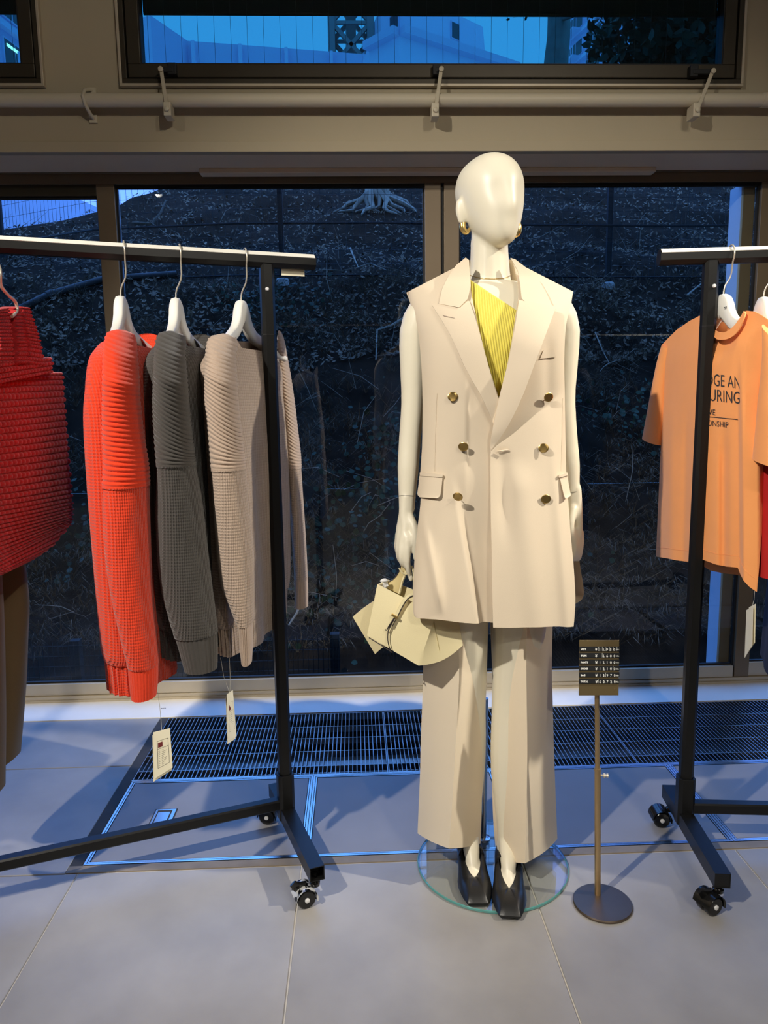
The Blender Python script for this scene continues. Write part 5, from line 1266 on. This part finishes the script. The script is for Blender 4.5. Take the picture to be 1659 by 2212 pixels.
def sweater(label, hlabel, P, d, zt, px, u, m, SL, SR, rib_end, cuff0, far=None, length=0.85, sw=(0.245, 0.08), tilt=0.0, hf=1.0):
    O = rail_at(P, d, zt, px); u = V((u[0], u[1], 0)).normalized(); n = V((u.y, -u.x, 0))
    hg, T = hanger(hlabel, O, u, d)
    t = thing('sweater', label, 'sweater', T, 'knit sweaters on the left rack')
    # body
    R_ = [(-.108, .120, .044), (-.117, .138, .052), (-.132, .172, .060), (-.150, .207, .066), (-.176, .229, .070), (-.22, sw[0]-.006, .075), (-.30, sw[0], sw[1]), (-.50, sw[0]-.004, sw[1]), (-length+.13, sw[0]-.008, sw[1]-.004), (-length+.075, sw[0]-.016, sw[1]-.008), (-length+.07, sw[0]-.022, sw[1]-.010), (-length, sw[0]-.026, sw[1]-.010)]
    rows = []; nr, na = 90, 96
    for j in range(nr+1):
        z, w, h = spl(R_, j/nr); row = []; zz = z
        hem = ss(-length+.075, -length+.068, z)
        for q in range(na):
            a = 2*math.pi*q/na; cu, cn = math.cos(a), math.sin(a)
            x = w*math.copysign(abs(cu)**0.85, cu); y = h*math.copysign(abs(cn)**0.85, cn)*(hf if cn > 0 else 1)
            y += 0.010*math.sin(x*38+1.3+z*3)*ss(-.2, -.5, z)*(1 if cn > 0 else .4)
            dip = 0.070*(max(0, cn)**1.4)*max(0, 1-j/14) if cn > 0 else 0.012*max(0, 1-j/10)*abs(cn)
            k = 1+0.02*hem*math.cos(60*a)
            row.append(T+u*(x*k)+n*(y*k)+V((tilt*z, 0, z-dip)))
        rows.append(row)
    rin = [[lerp(p, sum(r, V())/na, 0.03)+V((0, 0, 0.003)) for p in r] for r in rows[::-1]]
    mb = MB(); mb.grid(rows+rin, closed=True); body = mb.build('body', M[m], t, smooth=70)
    # collar band
    cr = []
    for k, (f, dz, o) in enumerate(((0.0, -.004, .004), (0.1, .004, .005), (0.5, .017, .0035), (0.95, .027, .002), (1.0, .029, -.001), (0.9, .025, -.003), (0.3, .008, -.003))):
        base = rows[0]; cen = sum(base, V())/na
        cr.append([p+(cen-p)*(0.24*f)-(cen-p).normalized()*o+V((0, 0, dz*(0.85 if True else 1))) for p in base])
    mb = MB(); mb.grid(cr, closed=True); mb.build('collar', M[m.replace('knit', 'rib')], t, smooth=60)
    # near sleeve: ribbed shoulder, plain arm, ribbed cuff
    yS = T.y-0.255*u.y
    def mk(Lp, Rp, Yc, dep, y_rib, y_cuff):
        n_ = 560; outl = even_outline(Lp, Rp, n_); ym = [(l[1]+r[1])/2 for l, r in outl]
        k_r = min(range(n_+1), key=lambda k: abs(ym[k]-y_rib)); k1 = min(range(n_+1), key=lambda k: abs(ym[k]-y_cuff)); nr_ = round(k_r/7.2)
        def mod(tt, th, y):
            k = tt*n_
            if k < k_r: return 1.0+0.062*abs(math.sin(math.pi*nr_*k/k_r))**0.8*ss(0, 10, k)
            if k < k_r+5: return 1.045
            if k < k1: return 1.0+0.004*math.cos(th*34)
            return 0.955+0.024*math.cos(th*30)
        rws = sleeve_rows(Lp, Rp, Yc, dep, n_, 100, mod)
        cN = sum(rws[-1], V())/len(rws[-1]); c0 = sum(rws[0], V())/len(rws[0])
        cap0 = [[lerp(c0, p, f)+V((0, 0, 0.004*(1-f*f))) for p in rws[0]] for f in (0.15, 0.5, 0.8)]
        lin = [[lerp(p, cN, 0.12) for p in rws[-1]], [lerp(p, cN, 0.14)+V((0, 0, 0.06)) for p in rws[-1]]]
        mb = MB(); mb.grid(rws[k_r+2:k1+1], closed=True); so = mb.build('sleeve', M[m], t, smooth=75)
        mb = MB(); mb.grid(cap0+rws[:k_r+3], closed=True); mb.build('ribbed_shoulder', M[m.replace('knit', 'rib')], so, smooth=75)
        mb = MB(); mb.grid(rws[k1:]+lin, closed=True); mb.build('cuff', M[m.replace('knit', 'rib')], so, smooth=75)
    mk(SL, SR, [(0, T.y-0.12*u.y), (0.06, T.y-0.20*u.y), (0.14, yS), (1, yS+0.01)], [(0, .05), (.08, .062), (.5, .062), (.85, .05), (1, .038)], rib_end, cuff0)
    if far:
        yF = T.y+0.255*u.y
        mk(far[0], far[1], [(0, T.y+0.12*u.y), (0.10, yF), (1, yF)], [(0, .05), (.08, .062), (.5, .058), (.85, .045), (1, .036)], 1005, 1250)
    else:
        rws = []
        pth = [T+u*.15+V((0, 0, -.118)), T+u*.215+V((0, 0, -.165)), T+u*.255+V((0, 0, -.26)), T+u*.262+V((0, 0, -.50)), T+u*.250+V((0, 0, -.74)), T+u*.245+V((0, 0, -.82))]
        mb = MB(); mb.tube([V(spl([tuple(p) for p in pth], k/40)) for k in range(41)], [lerp(.056, .036, (k/40)**2) for k in range(41)], 24); mb.build('sleeve', M[m], t, smooth=60)
    return t, T, body
RSL = [(258, 714), (238, 720), (231, 745), (229, 800), (228, 860), (227, 930), (229, 990), (227, 1045), (226, 1100), (228, 1160), (233, 1220), (244, 1290), (256, 1345), (268, 1395), (277, 1432), (280, 1468), (284, 1505)]
RSR = [(286, 722), (290, 738), (292, 770), (295, 820), (298, 870), (306, 940), (316, 1000), (319, 1045), (321, 1100), (323, 1160), (325, 1220), (328, 1290), (333, 1345), (338, 1395), (341, 1432), (341, 1468), (338, 1502)]
t1, T1, b1 = sweater('red orange chunky knit sweater on the left rack, nearest the crochet bag', 'white hanger inside the red orange sweater', LP, LD, LZ, 268, (-0.04, 1.0), 'knit_red', RSL, RSR, 1045, 1437, length=0.90, sw=(0.250, 0.085))
DSL = [(368, 716), (347, 722), (340, 745), (337, 790), (335, 840), (334, 890), (337, 945), (341, 1005), (340, 1060), (339, 1115), (340, 1170), (344, 1230), (352, 1285), (366, 1335), (378, 1375), (388, 1410), (398, 1448)]
DSR = [(398, 726), (399, 744), (397, 770), (401, 820), (406, 880), (412, 940), (417, 980), (421, 1005), (432, 1060), (440, 1115), (446, 1170), (453, 1230), (460, 1285), (466, 1330), (470, 1365), (471, 1405), (470, 1443)]
t2, T2, b2_ = sweater('charcoal grey chunky knit sweater hanging between the red and the taupe one', 'white hanger inside the charcoal sweater', LP, LD, LZ, 388, (0.02, 1.0), 'knit_dark', DSL, DSR, 1000, 1372, length=0.84, sw=(0.240, 0.082))
TSL = [(482, 722), (458, 728), (449, 745), (446, 785), (445, 830), (446, 880), (450, 930), (456, 1010), (461, 1080), (465, 1140), (470, 1200), (478, 1260), (494, 1300), (508, 1335), (516, 1355), (518, 1390), (522, 1428)]
TSR = [(510, 732), (511, 748), (508, 770), (509, 810), (513, 870), (519, 930), (524, 970), (529, 1010), (535, 1080), (542, 1140), (547, 1200), (549, 1260), (549, 1300), (548, 1335), (546, 1352), (546, 1390), (544, 1430)]
FSL = [(604, 722), (600, 735), (600, 760), (602, 800), (606, 850), (611, 900), (616, 960), (621, 1020), (625, 1080), (629, 1140), (632, 1190), (635, 1230), (635, 1250), (636, 1280), (636, 1312)]
FSR = [(606, 716), (612, 730), (619, 765), (628, 815), (636, 870), (643, 930), (649, 980), (651, 1020), (655, 1080), (659, 1140), (662, 1190), (664, 1230), (665, 1250), (666, 1280), (666, 1308)]
t3, T3, b3 = sweater('taupe chunky knit sweater right behind the post of the left rack', 'white hanger inside the taupe sweater', LP, LD, LZ, 529, (0.24, 0.97), 'knit_taupe', TSL, TSR, 1008, 1345, far=(FSL, FSR), length=0.86, sw=(0.225, 0.075), hf=0.45)

# tags of the sweaters
price_tag('cream price tag on a long string below the red sweater cuff', atY(341, 1495, 1.60), None, [(331, 1582, 0), (367, 1573, 0.012), (373, 1658, 0.012), (333, 1683, 0)], 1.585)
price_tag('cream price tag hanging edge-on below the taupe sweater', atY(495, 1420, 1.69), None, [(490, 1500, 0), (503, 1490, 0.05), (511, 1590, 0.05), (492, 1602, 0)], 1.66, loop=True)

# ---- crochet tote at the left edge
def plane_pt(px, py, O, u, off=0.0):
    n = V((u.y, -u.x, 0)); n = n if n.dot(V((0, -1, 0))+V((-O.x, 0, 0))*2) > 0 else -n
    r = ray(px, py); k = (O+n*off-CAM).dot(n)/r.dot(n); return CAM+r*k
CB = thing('crochet_bag', 'red crochet tote bag hanging at the left end of the left rack', 'bag', (-0.80, 1.72, 1.40))
co, cu_ = V((-0.735, 1.80, 1.1)), V((-0.02, 1, 0)).normalized(); cn_ = V((1, 0.02, 0))
def crochet(Lc, Rc, rowsn, cols, off, th, nm, parent, amp=0.0070, sub=6, bul=0.0, smooth_=True):
    out = []; nr, nc = rowsn*sub, cols*sub
    for j in range(nr+1):
        t = j/nr; l, r = spl(Lc, t), spl(Rc, t); row = []
        for i in range(nc+1):
            u = i/nc; p = plane_pt(lerp(l[0], r[0], u), lerp(l[1], r[1], u), co, cu_)
            a = abs(math.sin(math.pi*rowsn*t)); b2 = abs(math.sin(math.pi*(cols*u+0.5*(int(rowsn*t) % 2)))); 
            h = amp*(a**0.6)*(0.25+0.75*b2**0.7)
            row.append(p+cn_*(off+h+bul*math.sin(math.pi*u)*math.sin(math.pi*min(1, t*1.1))))
        out.append(row)
    mb = MB(); mb.slab(out, lambda p: cn_*(-th)); return mb.build(nm, M['crochet'], parent, smooth=70)
crochet([(-90, 800), (-95, 900), (-100, 1000), (-105, 1100), (-110, 1180), (-100, 1262)], [(133, 804), (138, 880), (145, 970), (152, 1060), (155, 1110), (150, 1135)], 34, 26, 0.0, 0.075, 'bag_body', CB, bul=0.02)
crochet([(-100, 1255), (-60, 1262), (-30, 1256)], [(150, 1132), (112, 1178), (66, 1210)], 7, 26, 0.0, 0.075, 'bag_base', CB)
crochet([(-80, 790), (-80, 815), (-80, 840)], [(91, 772), (92, 790), (90, 806)], 4, 24, 0.020, 0.03, 'bag_rim', CB)
crochet([(18, 662), (24, 690), (31, 720), (36, 750), (34, 785)], [(36, 664), (47, 695), (57, 725), (64, 755), (70, 790)], 16, 5, 0.024, 0.03, 'strap', CB, amp=0.006)
crochet([(0, 664), (2, 690), (5, 720), (8, 750), (4, 785)], [(14, 662), (18, 690), (23, 720), (28, 750), (32, 785)], 16, 5, 0.026, 0.03, 'strap', CB, amp=0.006)
crochet([(-34, 668), (-30, 690), (-28, 720), (-26, 750), (-34, 785)], [(-6, 664), (-3, 690), (0, 720), (4, 750), (6, 785)], 16, 5, 0.020, 0.03, 'strap', CB, amp=0.006)
hkp = [(-30, 540), (-14, 530), (-4, 545), (-2, 575), (0, 605), (5, 625), (18, 637), (31, 649), (37, 662), (35, 676), (26, 684)]
hk = thing('bag_hook', 'steel hook the red crochet bag hangs from', 'hook', plane_pt(0, 560, co, cu_))
Oh = rail_at(LP, LD, LZ, -20)
mb = MB(); pts = [plane_pt(*spl(hkp[3:], k/30), co, cu_, 0.03) for k in range(31)]
top = [Oh+V((0, 0.024, -0.01)), Oh+V((0, 0.020, 0.018)), Oh+V((0, 0, 0.026)), Oh+V((0, -0.021, 0.016)), Oh+V((0, -0.024, -0.01))]
alln = [tuple(p) for p in top]+[tuple(p) for p in pts[::6]]
mb.tube([V(spl(alln, k/60)) for k in range(61)], 0.0034, 8); mb.build('hook', M['hook'], hk, smooth=60)

# ---- brown trousers under the tote
bt = thing('trousers', 'olive brown trousers hanging below the red crochet bag', 'trousers', (-0.83, 1.7, 0.9))
def cloth_tube(Lp, Rp, Yc, dep, n, around, m, parent, nm, folds=0.0, close_top=True):
    rws = sleeve_rows(Lp, Rp, Yc, dep, n, around, lambda t, th, y: 1+folds*math.cos(5*th+3*t))
    cN = sum(rws[-1], V())/around
    mb = MB(); mb.grid(rws+[[lerp(p, cN, .08)+V((0, 0, 0.03)) for p in rws[-1]]], closed=True); mb.f.append(tuple(range(around))[::-1]); mb.mi.append(0)
    return mb.build(nm, m, parent, smooth=60)
cloth_tube([(-110, 800), (-118, 970), (-120, 1130), (-120, 1300), (-110, 1450), (-90, 1600), (-70, 1690)], [(8, 800), (16, 970), (40, 1130), (62, 1290), (60, 1370), (54, 1480), (40, 1630)], [(0, 1.80), (1, 1.80)], [(0, .05), (.5, .07), (1, .06)], 40, 36, M['brown'], bt, 'trouser_leg', 0.03)
cloth_tube([(-150, 800), (-145, 970), (-140, 1130), (-140, 1300), (-135, 1450), (-130, 1600), (-120, 1722)], [(-44, 800), (-30, 970), (-10, 1130), (2, 1290), (6, 1400), (8, 1550), (6, 1705)], [(0, 1.66), (1, 1.64)], [(0, .05), (.5, .07), (1, .06)], 40, 36, M['brown'], bt, 'trouser_leg', 0.03)
cloth_tube([(-128, 770), (-130, 790), (-134, 812), (-138, 850)], [(-6, 770), (-2, 790), (2, 812), (8, 850)], [(0, 1.75), (1, 1.74)], [(0, .10), (1, .11)], 10, 36, M['brown'], bt, 'waist')
bho = rail_at(LP, LD, LZ, -95)
hanger('white hanger carrying the olive brown trousers', bho, (0.0, 1.0), LD, half=0.16)

# ---- orange T-shirt on the right rack
TO = rail_at(RP, RD, RZ, 1578); tu = V((0.19, -0.98, 0)).normalized(); tn_ = V((-0.98, -0.19, 0)).normalized()
hg, TT = hanger('white hanger with faint script inside the orange T-shirt', TO, (-tu.x, -tu.y), RD, half=0.165, drop=0.090)
def tp_(px, py, off=0.0):
    r = ray(px, py); k = (TT+tn_*off-CAM).dot(tn_)/r.dot(tn_); return CAM+r*k
ts = thing('t_shirt', 'orange T-shirt with black lettering behind the right rack post', 't-shirt', TT)
YT = [(1428, 748), (1434, 740), (1462, 712), (1490, 693), (1517, 679), (1532, 673), (1538, 700), (1545, 715), (1556, 719), (1570, 717), (1584, 707), (1596, 692), (1606, 675), (1612, 671), (1630, 673), (1645, 681), (1668, 697), (1700, 725)]
YH = [(1416, 1202), (1440, 1206), (1465, 1211), (1492, 1214), (1518, 1209), (1545, 1219), (1570, 1224), (1594, 1226), (1597, 1236), (1606, 1254), (1618, 1267), (1633, 1278), (1650, 1282)]
XL = [(0, 1428), (.08, 1428), (.25, 1431), (.42, 1429), (.6, 1425), (.8, 1421), (1, 1417)]
XR = [(0, 1690), (.12, 1668), (.3, 1652), (.5, 1651), (.7, 1648), (.85, 1641), (1, 1634)]
def tee_panel(off, disp, yt, yh, nu=110, nv=90, th=0.0016):
    rows = []
    for j in range(nv+1):
        v = j/nv; row = []
        for i in range(nu+1):
            u = i/nu; x = lerp(interp(XL, v), interp(XR, v), u); x0 = lerp(interp(XL, 0), interp(XR, 0), u); x1 = lerp(interp(XL, 1), interp(XR, 1), u)
            y = lerp(interp(yt, x0), interp(yh, x1), v); b2 = off*(1-abs(2*u-1)**2.2)*(0.35+0.65*ss(0, .15, v))
            row.append(tp_(x, y, b2+disp(x, y, u, v)))
        rows.append(row)
    mb = MB(); mb.slab(rows, tn_*(-th)); return mb, rows
def tfold(x, y, u, v):
    a = ss(0.25, 0.6, v)
    d = 0.024*ss(1597, 1607, x+(1-v)*5)*ss(.15, .5, v)*(1-ss(1636, 1655, x))
    d += 0.010*math.exp(-((x-1448)/14)**2)*a-0.008*math.exp(-((x-1478-10*(1-v))/10)**2)*a-0.010*math.exp(-((x-1563)/9)**2)*ss(.35, .6, v)
    return d
mb, front_rows = tee_panel(0.040, tfold, YT, YH); fp = mb.build('front_panel', M['tee'], ts, smooth=70)
YTb = [(x, min(y, 690)) if 1532 < x < 1606 else (x, y) for x, y in YT]; YTb = [(x, 690+6*math.sin((x-1530)/76*3.14)) if 1532 < x < 1606 else (x, y) for x, y in YT]
YHb = [(1416, 1200), (1465, 1210), (1518, 1222), (1533, 1232), (1560, 1238), (1594, 1242), (1633, 1262)]
mb, _ = tee_panel(-0.045, lambda x, y, u, v: -0.0035, YTb, YHb, 50, 50); mb.build('back_panel', M['tee'], ts, smooth=70)
# collar band
ci = [(1534, 672), (1539, 699), (1546, 714), (1558, 718), (1571, 715), (1585, 704), (1597, 688), (1606, 672)]; cz = [(1530, 677), (1535, 712), (1546, 731), (1560, 734), (1576, 730), (1591, 719), (1602, 700), (1610, 677)]
mb = MB(); mb.slab([[tp_(*spl(ci, k/40), 0.020+0.018*math.sin(math.pi*k/40)), tp_(*spl(cz, k/40), 0.024+0.019*math.sin(math.pi*k/40))] for k in range(41)], tn_*(-0.003)); mb.build('collar', M['tee'], ts, smooth=60)
ci = [(1534, 674), (1550, 690), (1570, 697), (1590, 694), (1606, 674)]; cz = [(1534, 692), (1550, 708), (1570, 714), (1590, 710), (1606, 690)]
mb = MB(); mb.slab([[tp_(*spl(ci, k/24), -0.03), tp_(*spl(cz, k/24), -0.03)] for k in range(25)], tn_*(-0.002)); mb.build('collar', M['tee'], ts, smooth=60)
mb = MB(); mb.slab([[tp_(1545, 694, -.026), tp_(1561, 698, -.026)], [tp_(1545, 716, -.026), tp_(1561, 720, -.026)]], tn_*(-0.001)); mb.build('neck_red_patch', M['red_cloth'], ts)  # added red patch standing for the red garment seen through the neck
# hem stitching
hp_ = [p for p in front_rows[int(0.965*90)]]
mb = MB(); mb.tube([p+tn_*0.0006 for p in hp_], 0.0005, 4); mb.build('hem_stitch', M['tee'], ts)
# sleeves
def tslv(Lc, Rc, o0, nm, bul):
    rows = []; n_ = 30
    for j in range(n_+1):
        t = j/n_; l, r = spl(Lc, t), spl(Rc, t); ring_ = []
        a, b2 = tp_(l[0], l[1], o0), tp_(r[0], r[1], o0); c = (a+b2)/2; h = (b2-a)/2
        for q in range(32):
            th = 2*math.pi*q/32; ring_.append(c+h*math.cos(th)+tn_*(interp(bul, t)*math.sin(th)))
        rows.append(ring_)
    cN = sum(rows[-1], V())/32
    c8 = sum(rows[-9], V())/32; rows += [[lerp(p, cN, .06) for p in rows[-1]], [lerp(p, c8, .10) for p in rows[-9]]]
    mb = MB(); mb.grid(rows, closed=True); mb.f.append(tuple(range(32))[::-1]); mb.mi.append(0); return mb.build(nm, M['tee'], ts, smooth=60)
tslv([(1432, 744), (1423, 780), (1415, 825), (1406, 875), (1398, 915), (1392, 945)], [(1446, 752), (1441, 790), (1437, 830), (1434, 875), (1432, 915), (1428, 962)], 0.0, 'sleeve', [(0, .010), (.5, .020), (1, .022)])
tslv([(1652, 700), (1655, 760), (1652, 830), (1648, 890), (1643, 945), (1639, 985)], [(1690, 735), (1715, 800), (1735, 870), (1740, 930), (1742, 980), (1745, 1020)], 0.01, 'sleeve', [(0, .02), (.5, .045), (1, .05)])
# shirt print
def tee_text(body, x0, x1, ytop, ybot, xs=None):
    a, b2, c = tp_(x0, ybot, 0), tp_(x1, ybot, 0), tp_(x0, ytop, 0); w = (b2-a).length; h = (c-a).length
    cu = bpy.data.curves.new('txt', 'FONT'); cu.body = body; cu.size = 1; cu.resolution_u = 3; cu.offset = -0.004
    tmp = bpy.data.objects.new('txt', cu); COL.objects.link(tmp)
    me = bpy.data.meshes.new_from_object(tmp.evaluated_get(bpy.context.evaluated_depsgraph_get())); bpy.data.objects.remove(tmp)
    bm = bmesh.new(); bm.from_mesh(me); bmesh.ops.subdivide_edges(bm, edges=[e for e in bm.edges if e.calc_length() > 0.15], cuts=3)
    bm.to_mesh(me); bm.free()
    xs_ = [v.co.x for v in me.vertices]; ys_ = [v.co.y for v in me.vertices]; mx, Mx, my, My = min(xs_), max(xs_), min(ys_), max(ys_)
    for v in me.vertices:
        fx, fy = (v.co.x-mx)/(Mx-mx), (v.co.y-my)/(My-my); px = lerp(x0, x1, fx); sl = 0.30*(px-1535)*0.35
        p = tp_(px, lerp(ybot, ytop, fy)+sl, 0); u_ = (px-1428)/225
        vv = (p.z-0.78)/(-0.1)
        v_ = max(0, min(1, (lerp(ybot, ytop, fy)-700)/520)); b3 = 0.040*(1-abs(2*u_-1)**2.2)
        v.co = tp_(px, lerp(ybot, ytop, fy)+sl, b3+tfold(px, 0, u_, v_)+0.0014)
    me.materials.clear(); me.materials.append(M['tee_ink']); o = bpy.data.objects.new('lettering', me); COL.objects.link(o); adopt(o, fp); return o
tee_text('DGE AN', 1527, 1599, 807, 833)
tee_text('URING', 1533, 1598, 840, 866)
tee_text('IVE', 1528, 1545, 884, 896)
tee_text('TIONSHIP', 1517, 1573, 908, 920)
def stroke(x0, y0, x1, y1, hw):
    mb = MB(); rows = []
    for k in range(17):
        f = k/16; px = lerp(x0, x1, f); py = lerp(y0, y1, f); u_ = (px-1428)/225; v_ = (py-700)/520
        q = 0.040*(1-abs(2*u_-1)**2.2)+tfold(px, 0, u_, v_)+0.0014; rows.append([tp_(px, py-hw, q), tp_(px, py+hw, q)])
    mb.slab(rows, tn_*(-0.0003)); mb.build('printed_line', M['tee_ink'], fp)
stroke(1528, 900, 1593, 906, 0.7)
# script on the hanger
hu = tu; Rh = Matrix((hu, V((0, 0, 1)), -tn_*-1)).transposed()
p0 = tp_(1545, 650, 0.0)
text('Mila Owen', 0.0145, TT+hu*(-0.026)+V((0, 0, -0.040))+tn_*(0.0265), Rh, M['ink'], hg, shear=0.35, xs=0.85)
price_tag('cream price tag on a white string below the orange T-shirt hem', tp_(1630, 1277, 0.03), None, [(1618, 1312, 0.0), (1633, 1304, -0.05), (1631, 1388, -0.05), (1612, 1416, 0.0)], 1.70)

# ---- what else hangs on the right rack, mostly past the frame
def hung(name, label, cat, px, u, m, rows_, extra=None, hlabel=''):
    O = rail_at(RP, RD, RZ, px); u = V((u[0], u[1], 0)).normalized(); n = V((u.y, -u.x, 0)); hg_, T = hanger(hlabel, O, u, RD)
    t = thing(name, label, cat, T); rr_ = []
    for z, w, h in [spl(rows_, k/50) for k in range(51)]:
        rr_.append([T+u*(w*math.copysign(abs(math.cos(a))**.85, math.cos(a)))+n*(h*math.sin(a)+0.008*math.sin(6*a)*ss(-.2, -.6, z))+V((0, 0, z)) for a in [2*math.pi*q/48 for q in range(48)]])
    inn = [[lerp(p, sum(r, V())/48, .04)+V((0, 0, .004)) for p in r] for r in rr_[::-1]]
    mb = MB(); mb.grid(rr_+inn, closed=True); mb.build('body', M[m], t, smooth=60)
    for s in (-1, 1):
        pth = [T+u*s*.16+V((0, 0, -.12)), T+u*s*.225+V((0, 0, -.18)), T+u*s*.25+V((0, 0, -.30)), T+u*s*.255+V((0, 0, -.42))]
        mb = MB(); mb.tube([V(spl([tuple(p) for p in pth], k/24)) for k in range(25)], [lerp(.055, .05, k/24) for k in range(25)], 20); mb.build('sleeve', M[m], t, smooth=60)
    return t
base_ = [(-.078, .09, .044), (-.10, .13, .055), (-.135, .20, .062), (-.18, .235, .068), (-.30, .245, .07)]
hung('t_shirt', 'plain red T-shirt hanging behind the orange one at the right edge', 't-shirt', 1668, (0.10, 1), 'red_cloth', base_+[(-.5, .245, .07), (-.66, .245, .07)], hlabel='white hanger of the red T-shirt')
hung('coat', 'long navy coat at the right edge behind the red T-shirt', 'coat', 1840, (0.10, 1), 'navy', base_+[(-.6, .26, .075), (-1.0, .28, .085)], hlabel='white hanger of the navy coat')
# ---- rail at the back of the shop, seen as a bright line mirrored in the window glass
M['chrome'] = mat('chrome', (0.85, 0.85, 0.85, 1), 0.22, 1.0)
rt = thing('wall_rail', 'thin chrome rail with hooks, mirrored as a line in the dark glass', 'rail', (0.5, -1.0, 1.92))
mb = MB(); mb.tube([(-2.1, -1.0, 1.92), (3.2, -1.0, 1.92)], 0.010, 14); mb.build('bar', M['chrome'], rt, smooth=60)
for x in (-2.0, 0.55, 3.1):
    mb = MB(); mb.tube([(x, -1.0, 1.92), (x, -1.0, 2.6), (x, -1.0, 3.35)], 0.006, 8); mb.build('hanging_rod', M['black'], rt, smooth=60)
for k, x in enumerate((-1.8, -1.45, -0.9, -0.2, 0.9, 1.25, 1.6, 2.1, 2.3, 2.7)):
    mb = MB(); R = 0.014
    mb.tube([(x, -1.0+R*math.cos(a), 1.92+R*math.sin(a)) for a in [math.radians(-40+24*i) for i in range(11)]]+[(x, -1.0, 1.88), (x, -1.0, 1.85)], 0.003, 6); mb.build('hook', M['hook'], rt, smooth=60)
spot('spot_lamp', (1.5, -2.2, 3.1), (0.4, -1.0, 1.9), 120, 110, 0.6)  # unseen lamp added to brighten the rail for its mirror line
